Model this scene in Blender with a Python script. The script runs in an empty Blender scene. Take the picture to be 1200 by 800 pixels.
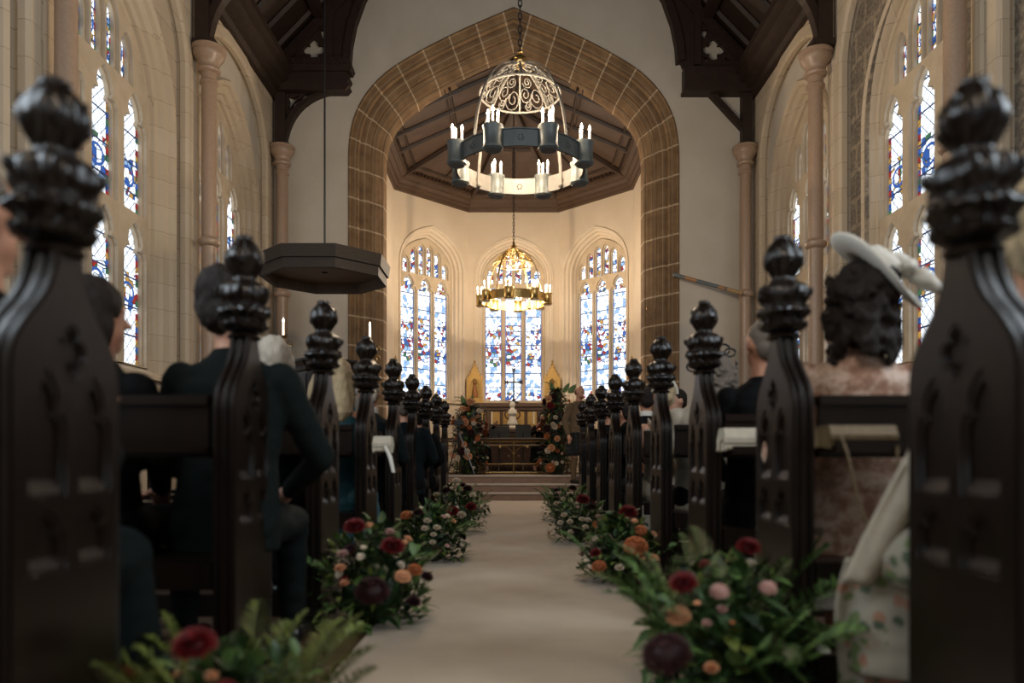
import bpy, bmesh, math, random
from mathutils import Vector, Matrix, noise
from mathutils.geometry import tessellate_polygon

# ------------------------------------------------------------------ camera, world, light, exposure
scene = bpy.context.scene
COL = scene.collection
PI = math.pi
F, CX, CY, EYE = 880.0, 602.0, 536.0, 0.78      # focal length in pixels, horizon, eye height
random.seed(7)

cam_data = bpy.data.cameras.new('camera'); cam = bpy.data.objects.new('camera', cam_data); COL.objects.link(cam)
cam.location = (0, 0, EYE); cam.rotation_euler = (PI / 2, 0, 0)
cam_data.sensor_width = 36; cam_data.lens = F * 36 / 1200
cam_data.shift_x = (600 - CX) / 1200; cam_data.shift_y = (CY - 400) / 1200
cam_data.clip_start = 0.05; cam_data.clip_end = 200
cam_data.dof.use_dof = True; cam_data.dof.focus_distance = 13.0; cam_data.dof.aperture_fstop = 1.4
scene.camera = cam
scene.view_settings.view_transform = 'Standard'; scene.view_settings.look = 'None'
scene.view_settings.gamma = 1; scene.view_settings.use_curve_mapping = False
scene.view_settings.exposure = 1.4

w = bpy.data.worlds.new('world'); scene.world = w; w.use_nodes = True
w.node_tree.nodes['Background'].inputs[0].default_value = (0.72, 0.85, 1.0, 1)
w.node_tree.nodes['Background'].inputs[1].default_value = 0.16

def area(name, loc, rot, sx, sy, power, col):
    d = bpy.data.lights.new(name, 'AREA'); d.shape = 'RECTANGLE'; d.size = sx; d.size_y = sy
    d.energy = power; d.color = col
    o = bpy.data.objects.new(name, d); COL.objects.link(o); o.location = loc; o.rotation_euler = rot
    return o
# fill light added behind the camera; daylight from the side windows west of the picture
area('west_fill_light', (0, -4.5, 5.0), (math.radians(78), 0, 0), 4.0, 4.0, 30, (0.95, 0.95, 0.93))
area('side_window_light_left', (-4.4, 1.0, 4.4), (0, math.radians(-90), 0), 4.0, 2.6, 100, (0.78, 0.90, 1.0))
area('side_window_light_right', (4.4, 1.0, 4.4), (0, math.radians(90), 0), 4.0, 2.6, 115, (0.80, 0.91, 1.0))
WARM = (1.0, 0.79, 0.56)
LAMP_NAVE, LAMP_APSE = 100.0, 128.0
ld = bpy.data.lights.new('west_chandelier_light', 'POINT'); ld.energy = 60; ld.color = WARM; ld.shadow_soft_size = 0.5
lo = bpy.data.objects.new('west_chandelier_light', ld); COL.objects.link(lo); lo.location = (0, -0.6, 4.4)
GLASS_E = 1.0

# ------------------------------------------------------------------ helpers
def px(x, y, d):
    """the place in the church that lies at depth d behind a spot of the photograph"""
    return Vector(((x - CX) * d / F, d, EYE + (CY - y) * d / F))

class MB:
    def __init__(s): s.v = []; s.f = []; s.uv = {}; s.tint = []
    def add(s, vs, fs, tint=None):
        n = len(s.v); s.v += [tuple(p) for p in vs]
        for f in fs:
            s.f.append(tuple(i + n for i in f)); s.tint.append(tint if tint is not None else 0.5)
        return n
    def box(s, x0, x1, y0, y1, z0, z1):
        vs = [(x, y, z) for z in (z0, z1) for y in (y0, y1) for x in (x0, x1)]
        s.add(vs, [(0, 2, 3, 1), (4, 5, 7, 6), (0, 1, 5, 4), (1, 3, 7, 5), (3, 2, 6, 7), (2, 0, 4, 6)])
    def poly(s, outer, a0, a1, plane='xz', holes=()):
        """a plate: outline with holes, from a0 to a1 along the third axis"""
        loops = [outer] + list(holes)
        tri = tessellate_polygon([[Vector((p[0], p[1], 0)) for p in l] for l in loops])
        flat = [p for l in loops for p in l]; n = len(flat)
        def m(p, a):
            if plane == 'xz': return (p[0], a, p[1])
            if plane == 'yz': return (a, p[0], p[1])
            return (p[0], p[1], a)
        vs = [m(p, a0) for p in flat] + [m(p, a1) for p in flat]
        fs = [tuple(t) for t in tri] + [tuple(i + n for i in reversed(t)) for t in tri]
        k = 0
        for l in loops:
            L = len(l)
            for i in range(L):
                j = (i + 1) % L
                fs.append((k + i, k + j, k + j + n, k + i + n))
            k += L
        s.add(vs, fs)
    def tube(s, pts, r, seg=8, cap=True, tint=None):
        pts = [Vector(p) for p in pts]; n = len(pts)
        rs = r if isinstance(r, (list, tuple)) else [r] * n
        t0 = (pts[1] - pts[0]).normalized()
        up = Vector((0, 0, 1)) if abs(t0.z) < 0.9 else Vector((1, 0, 0))
        a = t0.cross(up).normalized(); vs = []; fs = []
        for i in range(n):
            t = (pts[min(i + 1, n - 1)] - pts[max(i - 1, 0)]).normalized()
            a = (a - t * a.dot(t))
            a = a.normalized() if a.length > 1e-6 else t.orthogonal().normalized()
            b = t.cross(a)
            for k in range(seg):
                th = 2 * PI * k / seg
                vs.append(pts[i] + (a * math.cos(th) + b * math.sin(th)) * rs[i])
        for i in range(n - 1):
            for k in range(seg):
                k2 = (k + 1) % seg
                fs.append((i * seg + k, i * seg + k2, (i + 1) * seg + k2, (i + 1) * seg + k))
        if cap:
            fs.append(tuple(reversed(range(seg)))); fs.append(tuple((n - 1) * seg + k for k in range(seg)))
        s.add(vs, fs, tint)
    def lathe(s, prof, c=(0, 0, 0), seg=24, mod=None, cap=True):
        vs = []; fs = []; n = len(prof)
        for (r, z) in prof:
            for k in range(seg):
                th = 2 * PI * k / seg; rr = r * (mod(th, z) if mod else 1)
                vs.append((c[0] + rr * math.cos(th), c[1] + rr * math.sin(th), c[2] + z))
        for i in range(n - 1):
            for k in range(seg):
                k2 = (k + 1) % seg
                fs.append((i * seg + k, i * seg + k2, (i + 1) * seg + k2, (i + 1) * seg + k))
        if cap:
            fs.append(tuple(reversed(range(seg)))); fs.append(tuple((n - 1) * seg + k for k in range(seg)))
        s.add(vs, fs)
    def ell(s, c, r, seg=14, rings=9, rot=None):
        vs = []; fs = []; c = Vector(c)
        for i in range(rings + 1):
            ph = PI * i / rings
            for k in range(seg):
                th = 2 * PI * k / seg
                p = Vector((r[0] * math.sin(ph) * math.cos(th), r[1] * math.sin(ph) * math.sin(th), r[2] * math.cos(ph)))
                if rot: p = rot @ p
                vs.append(c + p)
        for i in range(rings):
            for k in range(seg):
                k2 = (k + 1) % seg
                fs.append((i * seg + k, (i + 1) * seg + k, (i + 1) * seg + k2, i * seg + k2))
        s.add(vs, fs)
    def sweep(s, path, prof, closed=False, uvs=True):
        """profile points (outward offset, depth along y) run along a path in xz"""
        n = len(path); m = len(prof); vs = []; fs = []; L = [0]
        for i in range(1, n): L.append(L[-1] + math.dist(path[i], path[i - 1]))
        for i in range(n):
            a = path[max(i - 1, 0)]; b = path[min(i + 1, n - 1)]
            if closed: a = path[(i - 1) % n]; b = path[(i + 1) % n]
            p = path[i]
            d1 = Vector((p[0] - a[0], p[1] - a[1])); d2 = Vector((b[0] - p[0], b[1] - p[1]))
            if d1.length < 1e-9: d1 = d2.copy()
            if d2.length < 1e-9: d2 = d1.copy()
            d1.normalize(); d2.normalize(); t = (d1 + d2)
            if t.length < 1e-6: t = d1
            t.normalize(); nn = Vector((t.y, -t.x)); k = 1 / max(0.5, nn.dot(Vector((d1.y, -d1.x))))
            for (o, dep) in prof:
                vs.append((p[0] + nn.x * o * k, dep, p[1] + nn.y * o * k))
        base = len(s.f)
        P = [0]
        for j in range(1, m): P.append(P[-1] + math.dist(prof[j], prof[j - 1]))
        rng = n if closed else n - 1
        for i in range(rng):
            i2 = (i + 1) % n
            for j in range(m - 1):
                fs.append((i * m + j, i * m + j + 1, i2 * m + j + 1, i2 * m + j))
        s.add(vs, fs)
        q = base
        for i in range(rng):
            for j in range(m - 1):
                l1 = L[i + 1] if i + 1 < n else L[-1] + 0.1
                s.uv[q] = [(L[i], P[j]), (L[i], P[j + 1]), (l1, P[j + 1]), (l1, P[j])]; q += 1
    def xf(s, M, start=0):
        for i in range(start, len(s.v)): s.v[i] = tuple(M @ Vector(s.v[i]))
        return s
    def mesh(s, name, mat, smooth=35):
        me = bpy.data.meshes.new(name); me.from_pydata(s.v, [], s.f)
        if s.uv:
            lay = me.uv_layers.new(name='UVMap')
            for p in me.polygons:
                u = s.uv.get(p.index)
                if u:
                    for k, li in enumerate(p.loop_indices): lay.data[li].uv = u[k]
        if any(t != 0.5 for t in s.tint):
            at = me.attributes.new('tint', 'FLOAT', 'FACE'); at.data.foreach_set('value', s.tint)
        if mat: me.materials.append(mat)
        if smooth:
            me.shade_smooth()
            me.set_sharp_from_angle(angle=math.radians(smooth))
        me.update(); return me
    def build(s, name, mat, parent=None, smooth=35, loc=None, rz=0):
        return link(name, s.mesh(name, mat, smooth), parent, loc, rz)

def link(name, data, parent=None, loc=None, rz=0):
    o = bpy.data.objects.new(name, data); COL.objects.link(o)
    if parent: o.parent = parent
    if loc is not None: o.location = loc
    if rz: o.rotation_euler = (0, 0, rz)
    return o

def tag(o, label, cat, group=None, kind=None):
    o['label'] = label; o['category'] = cat
    if group: o['group'] = group
    if kind: o['kind'] = kind
    return o
def struct(o, label=None):
    o['kind'] = 'structure'
    if label: o['label'] = label
    return o
def empty(name, loc=(0, 0, 0), rz=0): return link(name, None, None, loc, rz)
def thing(name, label, cat, loc=(0, 0, 0), rz=0, group=None): return tag(empty(name, loc, rz), label, cat, group)
def bevel(o, wd=0.004, seg=1, ang=40):
    m = o.modifiers.new('bevel', 'BEVEL'); m.width = wd; m.segments = seg; m.limit_method = 'ANGLE'; m.angle_limit = math.radians(ang)
    return o
def kids(o): return [c for c in bpy.data.objects if c.parent == o]
def copy_tree(o, parent=None):
    c = o.copy(); COL.objects.link(c); c.parent = parent
    for ch in KID.get(o.name, []) or kids(o): copy_tree(ch, c)
    return c
KID = {}

# ------------------------------------------------------------------ materials
def S(c):
    """#rrggbb to linear"""
    c = c.lstrip('#'); r = []
    for i in (0, 2, 4):
        v = int(c[i:i + 2], 16) / 255; r.append(v / 12.92 if v <= 0.04045 else ((v + 0.055) / 1.055) ** 2.4)
    return (r[0], r[1], r[2], 1)
MATS = {}
class NT:
    def __init__(s, name):
        s.m = bpy.data.materials.new(name); s.m.use_nodes = True; s.t = s.m.node_tree
        s.b = s.t.nodes['Principled BSDF']; s.out = s.t.nodes['Material Output']
    def n(s, typ, **kw):
        nd = s.t.nodes.new('ShaderNode' + typ)
        for k, v in kw.items(): setattr(nd, k, v)
        return nd
    def l(s, a, b): s.t.links.new(a, b)
    def math(s, op, a, b=None, c=None):
        nd = s.n('Math', operation=op)
        for i, x in enumerate((a, b, c)):
            if x is None: continue
            if isinstance(x, (int, float)): nd.inputs[i].default_value = x
            else: s.l(x, nd.inputs[i])
        return nd.outputs[0]
    def mix(s, fac, a, b, mode='MIX'):
        nd = s.n('Mix', data_type='RGBA', blend_type=mode)
        for sock, x in ((nd.inputs[0], fac), (nd.inputs[6], a), (nd.inputs[7], b)):
            if isinstance(x, (int, float)): sock.default_value = x
            elif isinstance(x, tuple): sock.default_value = x
            else: s.l(x, sock)
        return nd.outputs[2]
    def noise(s, scale, detail=3, vec=None, rough=0.6):
        nd = s.n('TexNoise'); nd.inputs['Scale'].default_value = scale; nd.inputs['Detail'].default_value = detail
        nd.inputs['Roughness'].default_value = rough
        if vec is not None: s.l(vec, nd.inputs['Vector'])
        return nd
    def ramp(s, fac, stops, interp='LINEAR'):
        nd = s.n('ValToRGB'); cr = nd.color_ramp; cr.interpolation = interp
        while len(cr.elements) > 1: cr.elements.remove(cr.elements[-1])
        cr.elements[0].position = stops[0][0]; cr.elements[0].color = stops[0][1]
        for p, c in stops[1:]:
            e = cr.elements.new(p); e.color = c
        s.l(fac, nd.inputs[0]); return nd.outputs[0]
    def bump(s, h, strength=0.3, dist=0.02):
        nd = s.n('Bump'); nd.inputs['Strength'].default_value = strength; nd.inputs['Distance'].default_value = dist
        s.l(h, nd.inputs['Height']); s.l(nd.outputs[0], s.b.inputs['Normal'])
    def coords(s, which='Object'): return s.n('TexCoord').outputs[which]

def mat(name, c1, c2=None, rough=0.7, scale=6.0, stretch=None, bump=0.0, bscale=None, metal=0.0, spec=0.5, sheen=0, coat=0, tint=False):
    t = NT(name); b = t.b
    b.inputs['Roughness'].default_value = rough; b.inputs['Metallic'].default_value = metal
    b.inputs['Specular IOR Level'].default_value = spec
    if sheen: b.inputs['Sheen Weight'].default_value = sheen
    if coat: b.inputs['Coat Weight'].default_value = coat; b.inputs['Coat Roughness'].default_value = 0.15
    A = S(c1); B = S(c2) if c2 else A
    v = t.coords()
    if stretch:
        mp = t.n('Mapping'); mp.inputs['Scale'].default_value = stretch; t.l(v, mp.inputs[0]); v = mp.outputs[0]
    nz = t.noise(scale, 4, v)
    if tint:
        at = t.n('Attribute', attribute_name='tint'); f = t.math('ADD', at.outputs['Fac'], t.math('MULTIPLY', t.math('SUBTRACT', nz.outputs[0], 0.5), 0.4))
        col = t.mix(f, A, B)
    else:
        col = t.ramp(nz.outputs[0], [(0.3, A), (0.7, B)])
    t.l(col, b.inputs['Base Color'])
    if bump:
        n2 = t.noise(bscale or scale * 3, 4, v); t.bump(n2.outputs[0], bump)
    MATS[name] = t.m
    return t.m

def ashlar(name, c1, c2, cj, bw=0.55, bh=0.3, jw=0.006, rough=0.85):
    """dressed stone with thin joints, laid out in the wall's own plane"""
    t = NT(name); tc = t.coords(); sx = t.n('SeparateXYZ'); t.l(tc, sx.inputs[0])
    cb = t.n('CombineXYZ'); t.l(t.math('ADD', sx.outputs[0], sx.outputs[1]), cb.inputs[0]); t.l(sx.outputs[2], cb.inputs[1])
    br = t.n('TexBrick'); br.offset = 0.5; t.l(cb.outputs[0], br.inputs['Vector'])
    br.inputs['Scale'].default_value = 1; br.inputs['Mortar Size'].default_value = jw
    br.inputs['Brick Width'].default_value = bw; br.inputs['Row Height'].default_value = bh
    br.inputs['Color1'].default_value = S(c1); br.inputs['Color2'].default_value = S(c2); br.inputs['Mortar'].default_value = S(cj)
    nz = t.noise(3, 5, tc); col = t.mix(0.35, br.outputs[0], t.ramp(nz.outputs[0], [(0.3, S(c1)), (0.7, S(c2))]))
    t.l(col, t.b.inputs['Base Color']); t.b.inputs['Roughness'].default_value = rough
    t.bump(t.math('ADD', br.outputs['Fac'], t.math('MULTIPLY', nz.outputs[0], -0.3)), 0.25, 0.01)
    MATS[name] = t.m; return t.m

plaster = mat('plaster', '#c9c0b2', '#bfb5a5', rough=0.9, scale=1.5, bump=0.08, bscale=14)
plaster_warm = mat('apse_plaster', '#cdc0ad', '#c5b6a2', rough=0.9, scale=1.2, bump=0.05)
stone = ashlar('window_stone', '#c7b7a0', '#bba98f', '#8f7d66', 0.6, 0.34, 0.004)
wall_stone = ashlar('wall_stone', '#c4b49d', '#b8a68d', '#86745d', 0.62, 0.36, 0.006)
pink_stone = mat('pink_stone', '#a88f79', '#9c826c', rough=0.35, scale=40, bump=0.02)
tracery_stone = mat('tracery_stone', '#c6b69f', '#b7a68c', rough=0.8, scale=5, bump=0.05)
dark_oak = mat('dark_oak', '#0d0704', '#160c06', rough=0.32, scale=3, stretch=(12, 12, 1.2), bump=0.05, spec=0.35, coat=0.08)
roof_oak = mat('roof_oak', '#22130b', '#332014', rough=0.6, scale=3, stretch=(3, 3, 3), bump=0.1)
ceil_oak = mat('ceiling_oak', '#412f21', '#4e3a2a', rough=0.55, scale=3, stretch=(1, 8, 1), bump=0.04)
ceil_rib = mat('ceiling_rib_oak', '#302217', '#3b2a1d', rough=0.5, scale=5, bump=0.04)
brass = mat('brass', '#bfa56f', '#a88e5a', rough=0.28, metal=1.0, scale=8)
dark_brass = mat('dark_brass', '#8a6a35', '#6f5228', rough=0.35, metal=1.0, scale=8)
gold = mat('gilding', '#bf9a58', '#9c7840', rough=0.4, metal=0.6, scale=30, bump=0.15, bscale=60)
iron = mat('grey_painted_iron', '#565a58', '#4b4f4d', rough=0.45, metal=0.3, scale=12)
white_iron = mat('pale_painted_iron', '#66625b', '#5c5852', rough=0.5, metal=0.2, scale=12)
black = mat('black_metal', '#0d0d0e', '#141414', rough=0.5, scale=12)

def voussoir():
    t = NT('brown_arch_stone'); uv = t.n('UVMap'); sx = t.n('SeparateXYZ'); t.l(uv.outputs[0], sx.inputs[0])
    fr = t.math('FRACT', t.math('DIVIDE', sx.outputs[0], 0.545)); d = t.math('ABSOLUTE', t.math('SUBTRACT', fr, 0.5))
    nz = t.noise(4, 5, t.coords()); wob = t.math('MULTIPLY', t.math('SUBTRACT', nz.outputs[0], 0.5), 0.02)
    j = t.math('GREATER_THAN', t.math('ADD', d, wob), 0.472)
    j2 = t.math('MULTIPLY', j, 0.6)
    base = t.ramp(nz.outputs[0], [(0.3, S('#6b5238')), (0.7, S('#8f7352'))])
    blk = t.n('TexWhiteNoise', noise_dimensions='1D'); t.l(t.math('FLOOR', t.math('DIVIDE', sx.outputs[0], 0.545)), blk.inputs['W'])
    base = t.mix(t.math('MULTIPLY', blk.outputs[0], 0.35), base, S('#4e3a25'))
    lit_edge = t.math('MULTIPLY', t.math('LESS_THAN', t.math('FRACT', t.math('DIVIDE', t.math('ADD', sx.outputs[1], 0.06), 0.235)), 0.07), 0.45)  # pale lines along the arch: light on the moulding edges, painted into the colour
    base = t.mix(lit_edge, base, S('#b5a286'))
    t.l(t.mix(j2, base, S('#c9b79c')), t.b.inputs['Base Color']); t.b.inputs['Roughness'].default_value = 0.85
    t.bump(nz.outputs[0], 0.15)
    return t.m
arch_stone = voussoir()

def rubble():
    t = NT('rubble_stone'); v = t.coords(); so = t.n('SeparateXYZ'); t.l(v, so.inputs[0])
    nz = t.noise(4, 4, v); sn = t.n('SeparateColor'); t.l(nz.outputs['Color'], sn.inputs[0])
    cb = t.n('CombineXYZ'); t.l(t.math('ADD', so.outputs[0], t.math('MULTIPLY', sn.outputs[0], .22)), cb.inputs[0]); t.l(t.math('ADD', so.outputs[2], t.math('MULTIPLY', sn.outputs[1], .2)), cb.inputs[1])
    br = t.n('TexBrick'); t.l(cb.outputs[0], br.inputs['Vector']); br.inputs['Scale'].default_value = 1; br.inputs['Mortar Size'].default_value = .045; br.inputs['Mortar Smooth'].default_value = .6
    br.inputs['Brick Width'].default_value = .52; br.inputs['Row Height'].default_value = .36
    br.inputs['Color1'].default_value = S('#6f665c'); br.inputs['Color2'].default_value = S('#857867'); br.inputs['Mortar'].default_value = S('#b3a289')
    n2 = t.noise(20, 6, v, .75)
    c = t.mix(.55, br.outputs[0], t.ramp(n2.outputs[0], [(.35, S('#4d453c')), (.5, S('#85796a')), (.65, S('#b8a891'))]))
    t.l(c, t.b.inputs['Base Color']); t.b.inputs['Roughness'].default_value = .95
    t.bump(t.math('ADD', t.math('MULTIPLY', br.outputs['Fac'], -.5), n2.outputs[0]), .7, .05)
    return t.m
rubble_stone = rubble()

W_, LB, BL, RD, GD, GR, DK = (1, 1, 1, 1), (0.22, 0.34, 0.52, 1), (0.03, 0.08, 0.26, 1), (0.26, 0.02, 0.015, 1), (0.38, 0.2, 0.04, 1), (0.04, 0.11, 0.05, 1), (0.01, 0.015, 0.03, 1)
def stained(name, quarry, strength):
    t = NT(name); ob = t.coords(); uv = t.n('UVMap'); su = t.n('SeparateXYZ'); t.l(uv.outputs[0], su.inputs[0])
    so = t.n('SeparateXYZ'); t.l(ob, so.inputs[0])
    cb = t.n('CombineXYZ'); t.l(so.outputs[0], cb.inputs[0]); t.l(so.outputs[2], cb.inputs[1]); p2 = cb.outputs[0]
    U, V = su.outputs[0], su.outputs[1]
    def vor(feature, sc, rnd=1.0):
        nd = t.n('TexVoronoi', feature=feature, voronoi_dimensions='2D'); nd.inputs['Scale'].default_value = sc
        nd.inputs['Randomness'].default_value = rnd; t.l(p2, nd.inputs['Vector']); return nd
    sc = 11 if quarry else 11.5
    c = vor('F1', sc); e = vor('DISTANCE_TO_EDGE', sc)
    r = t.n('SeparateColor'); t.l(c.outputs['Color'], r.inputs[0])
    big = t.noise(1.6, 1, p2)
    fac = t.math('FRACT', t.math('ADD', r.outputs[0], t.math('MULTIPLY', big.outputs[0], 0.9)))
    if quarry:
        stops = [(0, W_), (.42, LB), (.50, BL), (.62, GD), (.74, W_), (.92, RD), (.96, GR)]
    else:
        stops = [(0, W_), (.24, LB), (.32, RD), (.38, W_), (.47, BL), (.54, GD), (.59, W_), (.68, RD), (.75, W_), (.82, BL), (.87, GR), (.91, W_)]
    col = t.ramp(fac, stops, 'CONSTANT')
    lead = t.math('LESS_THAN', e.outputs[0], 0.06 if quarry else 0.075)
    if quarry:
        # clear leaded quarries with medallions and a coloured border
        a = t.math('FRACT', t.math('MULTIPLY', t.math('ADD', so.outputs[0], so.outputs[2]), 6.0))
        b = t.math('FRACT', t.math('MULTIPLY', t.math('SUBTRACT', so.outputs[0], so.outputs[2]), 6.0))
        ql = t.math('MAXIMUM', t.math('LESS_THAN', a, 0.09), t.math('LESS_THAN', b, 0.09))
        mv = t.math('SUBTRACT', t.math('FRACT', t.math('DIVIDE', V, 1.45)), 0.62)
        dist = t.math('ABSOLUTE', mv)
        clear = t.math('GREATER_THAN', dist, 0.17)
        brd = t.math('GREATER_THAN', t.math('ABSOLUTE', U), 0.72)
        bcol = t.ramp(t.math('FRACT', t.math('ADD', t.math('MULTIPLY', t.math('FLOOR', t.math('MULTIPLY', V, 12)), 0.37), big.outputs[0])),
                      [(0, RD), (.3, BL), (.5, W_), (.62, GD), (.8, GR)], 'CONSTANT')
        qc = t.mix(ql, W_, (0.05, 0.065, 0.09, 1))
        mc = t.mix(lead, col, DK)
        # a ring round each medallion
        rr = t.math('SQRT', t.math('ADD', t.math('POWER', t.math('MULTIPLY', U, 0.21), 2), t.math('POWER', t.math('MULTIPLY', mv, 1.45), 2)))
        ring = t.math('MULTIPLY', t.math('GREATER_THAN', rr, 0.095), t.math('LESS_THAN', rr, 0.13))
        mc = t.mix(ring, mc, BL)
        out = t.mix(clear, mc, qc)
        out = t.mix(brd, out, t.mix(lead, bcol, DK))
    else:
        out = t.mix(lead, col, (0.03, 0.04, 0.08, 1))
        # canopy work of mostly white glass in each light's upper parts
        canopy = t.math('GREATER_THAN', t.math('FRACT', t.math('DIVIDE', t.math('SUBTRACT', V, 0.9), 1.72)), 0.62)
        cn = t.mix(t.math('LESS_THAN', e.outputs[0], 0.06), t.mix(t.math('GREATER_THAN', fac, 0.8), W_, LB), (0.09, 0.13, 0.22, 1))
        out = t.mix(canopy, out, cn)
        brd = t.math('GREATER_THAN', t.math('ABSOLUTE', U), 0.88)
        out = t.mix(brd, out, BL)
    bar = t.math('LESS_THAN', t.math('FRACT', t.math('DIVIDE', V, 0.36)), 0.06)
    out = t.mix(bar, out, (0.02, 0.03, 0.07, 1))
    out = t.mix(1.0, out, (0.86, 0.93, 1.0, 1), 'MULTIPLY')
    em = t.n('Emission'); t.l(out, em.inputs[0]); em.inputs[1].default_value = strength
    gl = t.n('BsdfGlossy'); gl.inputs['Roughness'].default_value = 0.45; gl.inputs[0].default_value = (.02, .02, .02, 1)
    ad = t.n('AddShader'); t.l(em.outputs[0], ad.inputs[0]); t.l(gl.outputs[0], ad.inputs[1]); t.l(ad.outputs[0], t.out.inputs[0])
    return t.m
glass_apse = stained('figured_stained_glass', False, 0.8 * GLASS_E)
glass_side = stained('quarry_stained_glass', True, 0.62 * GLASS_E)

def emit(name, col, strength):
    t = NT(name); t.b.inputs['Base Color'].default_value = col; t.b.inputs['Emission Color'].default_value = col
    t.b.inputs['Emission Strength'].default_value = strength; return t.m
flame = emit('flame_bulb', (1.0, 0.86, 0.62, 1), 9.0)
candle_wax = emit('lit_candle_tube', (1.0, 0.82, 0.62, 1), 0.55)

# ------------------------------------------------------------------ outlines
def bez(p0, p1, p2, p3, n):
    out = []
    for i in range(n + 1):
        t = i / n; a = (1 - t)
        out.append((a**3*p0[0] + 3*a*a*t*p1[0] + 3*a*t*t*p2[0] + t**3*p3[0], a**3*p0[1] + 3*a*a*t*p1[1] + 3*a*t*t*p2[1] + t**3*p3[1]))
    return out
def arch_path(hw, z0, zs, za, n=14, k1=0.55, kx=0.55, kz=0.80):
    """from the right foot up over the apex to the left foot"""
    h = za - zs
    r = bez((hw, zs), (hw, zs + k1 * h), (hw * kx, zs + kz * h + 0.06 * h), (0, za), n)
    right = [(hw, z0)] + r
    return right + [(-x, z) for (x, z) in reversed(right[:-1])]
CUSP = [(1, 0), (1.0, .2), (.82, .34), (.5, .36), (.66, .5), (.56, .72), (.28, .9), (0, 1)]
def lancet(u, hw, z0, z1, e=0.0, cusp=True, hh=None):
    """light with a cusped pointed head; e grows the outline"""
    h = hh or min(2.0 * hw, (z1 - z0) * 0.5); zs = z1 - h
    if cusp: r = [(x * hw, zs + z * h) for x, z in CUSP]
    else: r = bez((hw, zs), (hw, zs + .6 * h), (hw * .5, zs + .85 * h), (0, z1), 5)
    hw2 = (hw + e) / hw; c = (z0 + z1) / 2; k = (z1 - z0 + 2 * e) / (z1 - z0)
    pts = [(hw, z0)] + r; pts = pts + [(-x, z) for x, z in reversed(pts[:-1])]
    return [(u + x * hw2, c + (z - c) * k) for x, z in pts]
def quatrefoil(cx, cz, r, n=7, sq=0.62):
    out = []
    for q in range(4):
        a = PI / 2 * q; c = (cx + r * sq * math.cos(a), cz + r * sq * math.sin(a))
        for i in range(n):
            th = a - PI * 0.62 + PI * 1.24 * i / (n - 1); out.append((c[0] + r * 0.52 * math.cos(th), c[1] + r * 0.52 * math.sin(th)))
    return out
# ------------------------------------------------------------------ floor, carpet, steps
FLOOR = mat('floor_boards', '#4a3526', '#5c4431', rough=0.5, scale=3, stretch=(8, 0.6, 1), bump=0.05)
mb = MB(); mb.box(-4.9, 4.9, -5.0, 19.6, -0.2, 0.0); struct(mb.build('floor', FLOOR, smooth=0))
CARPET = mat('carpet_wool', '#b7a389', '#a9957b', rough=0.95, scale=4, bump=0.25, bscale=260, sheen=0.3)
mb = MB(); n0 = 40
vs = []; fs = []
for i in range(n0 + 1):
    y = -2.0 + (13.4 + 2.0) * i / n0
    for k in range(7):
        x = -0.64 + 1.28 * k / 6
        vs.append((x + 0.006 * math.sin(y * 1.7 + 1), y, 0.012 + 0.0018 * math.sin(y * 9 + k)))
vs += [(v[0], v[1], 0.0005) for v in vs]
m7 = (n0 + 1) * 7
for i in range(n0):
    for k in range(6):
        a = i * 7 + k; fs += [(a, a + 1, a + 8, a + 7)]
    a = i * 7; fs += [(a + 7, a + 7 + m7, a + m7, a), (a + 6, a + 6 + m7, a + 13 + m7, a + 13)]
fs += [tuple([k for k in range(6, -1, -1)] + [m7 + k for k in range(7)])]
mb.add(vs, fs)
tag(mb.build('aisle_carpet', CARPET), 'long plain cream carpet runner laid up the central aisle', 'carpet')

STEP = mat('step_stone', '#b5aa9c', '#a3978a', rough=0.7, scale=5, bump=0.05)
STEPR = mat('step_red_stone', '#8a6c58', '#7a5d4a', rough=0.5, scale=6)
cs = empty('trim_1'); struct(cs, 'three low stone steps up into the chancel')
for i in range(3):
    y = 13.46 + 0.3 * i; z = 0.15 * i
    mb = MB(); mb.box(-2.9 if i == 0 else -2.42, 2.9 if i == 0 else 2.42, y + 0.02, y + 0.32, z, z + 0.115); mb.build('riser', STEPR, cs, 0)
    mb = MB(); mb.box(-2.92 if i == 0 else -2.43, 2.92 if i == 0 else 2.43, y - 0.01, y + 0.34, z + 0.115, z + 0.15); bevel(mb.build('tread', STEP, cs, 0), 0.012, 2)
TILE = ashlar('chancel_tiles', '#6d5548', '#7d6657', '#3f322b', 0.3, 0.3, 0.006, 0.4)
mb = MB(); mb.box(-2.8, 2.8, 14.39, 19.3, 0.0, 0.449); struct(mb.build('floor_chancel', TILE, smooth=0))

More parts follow.
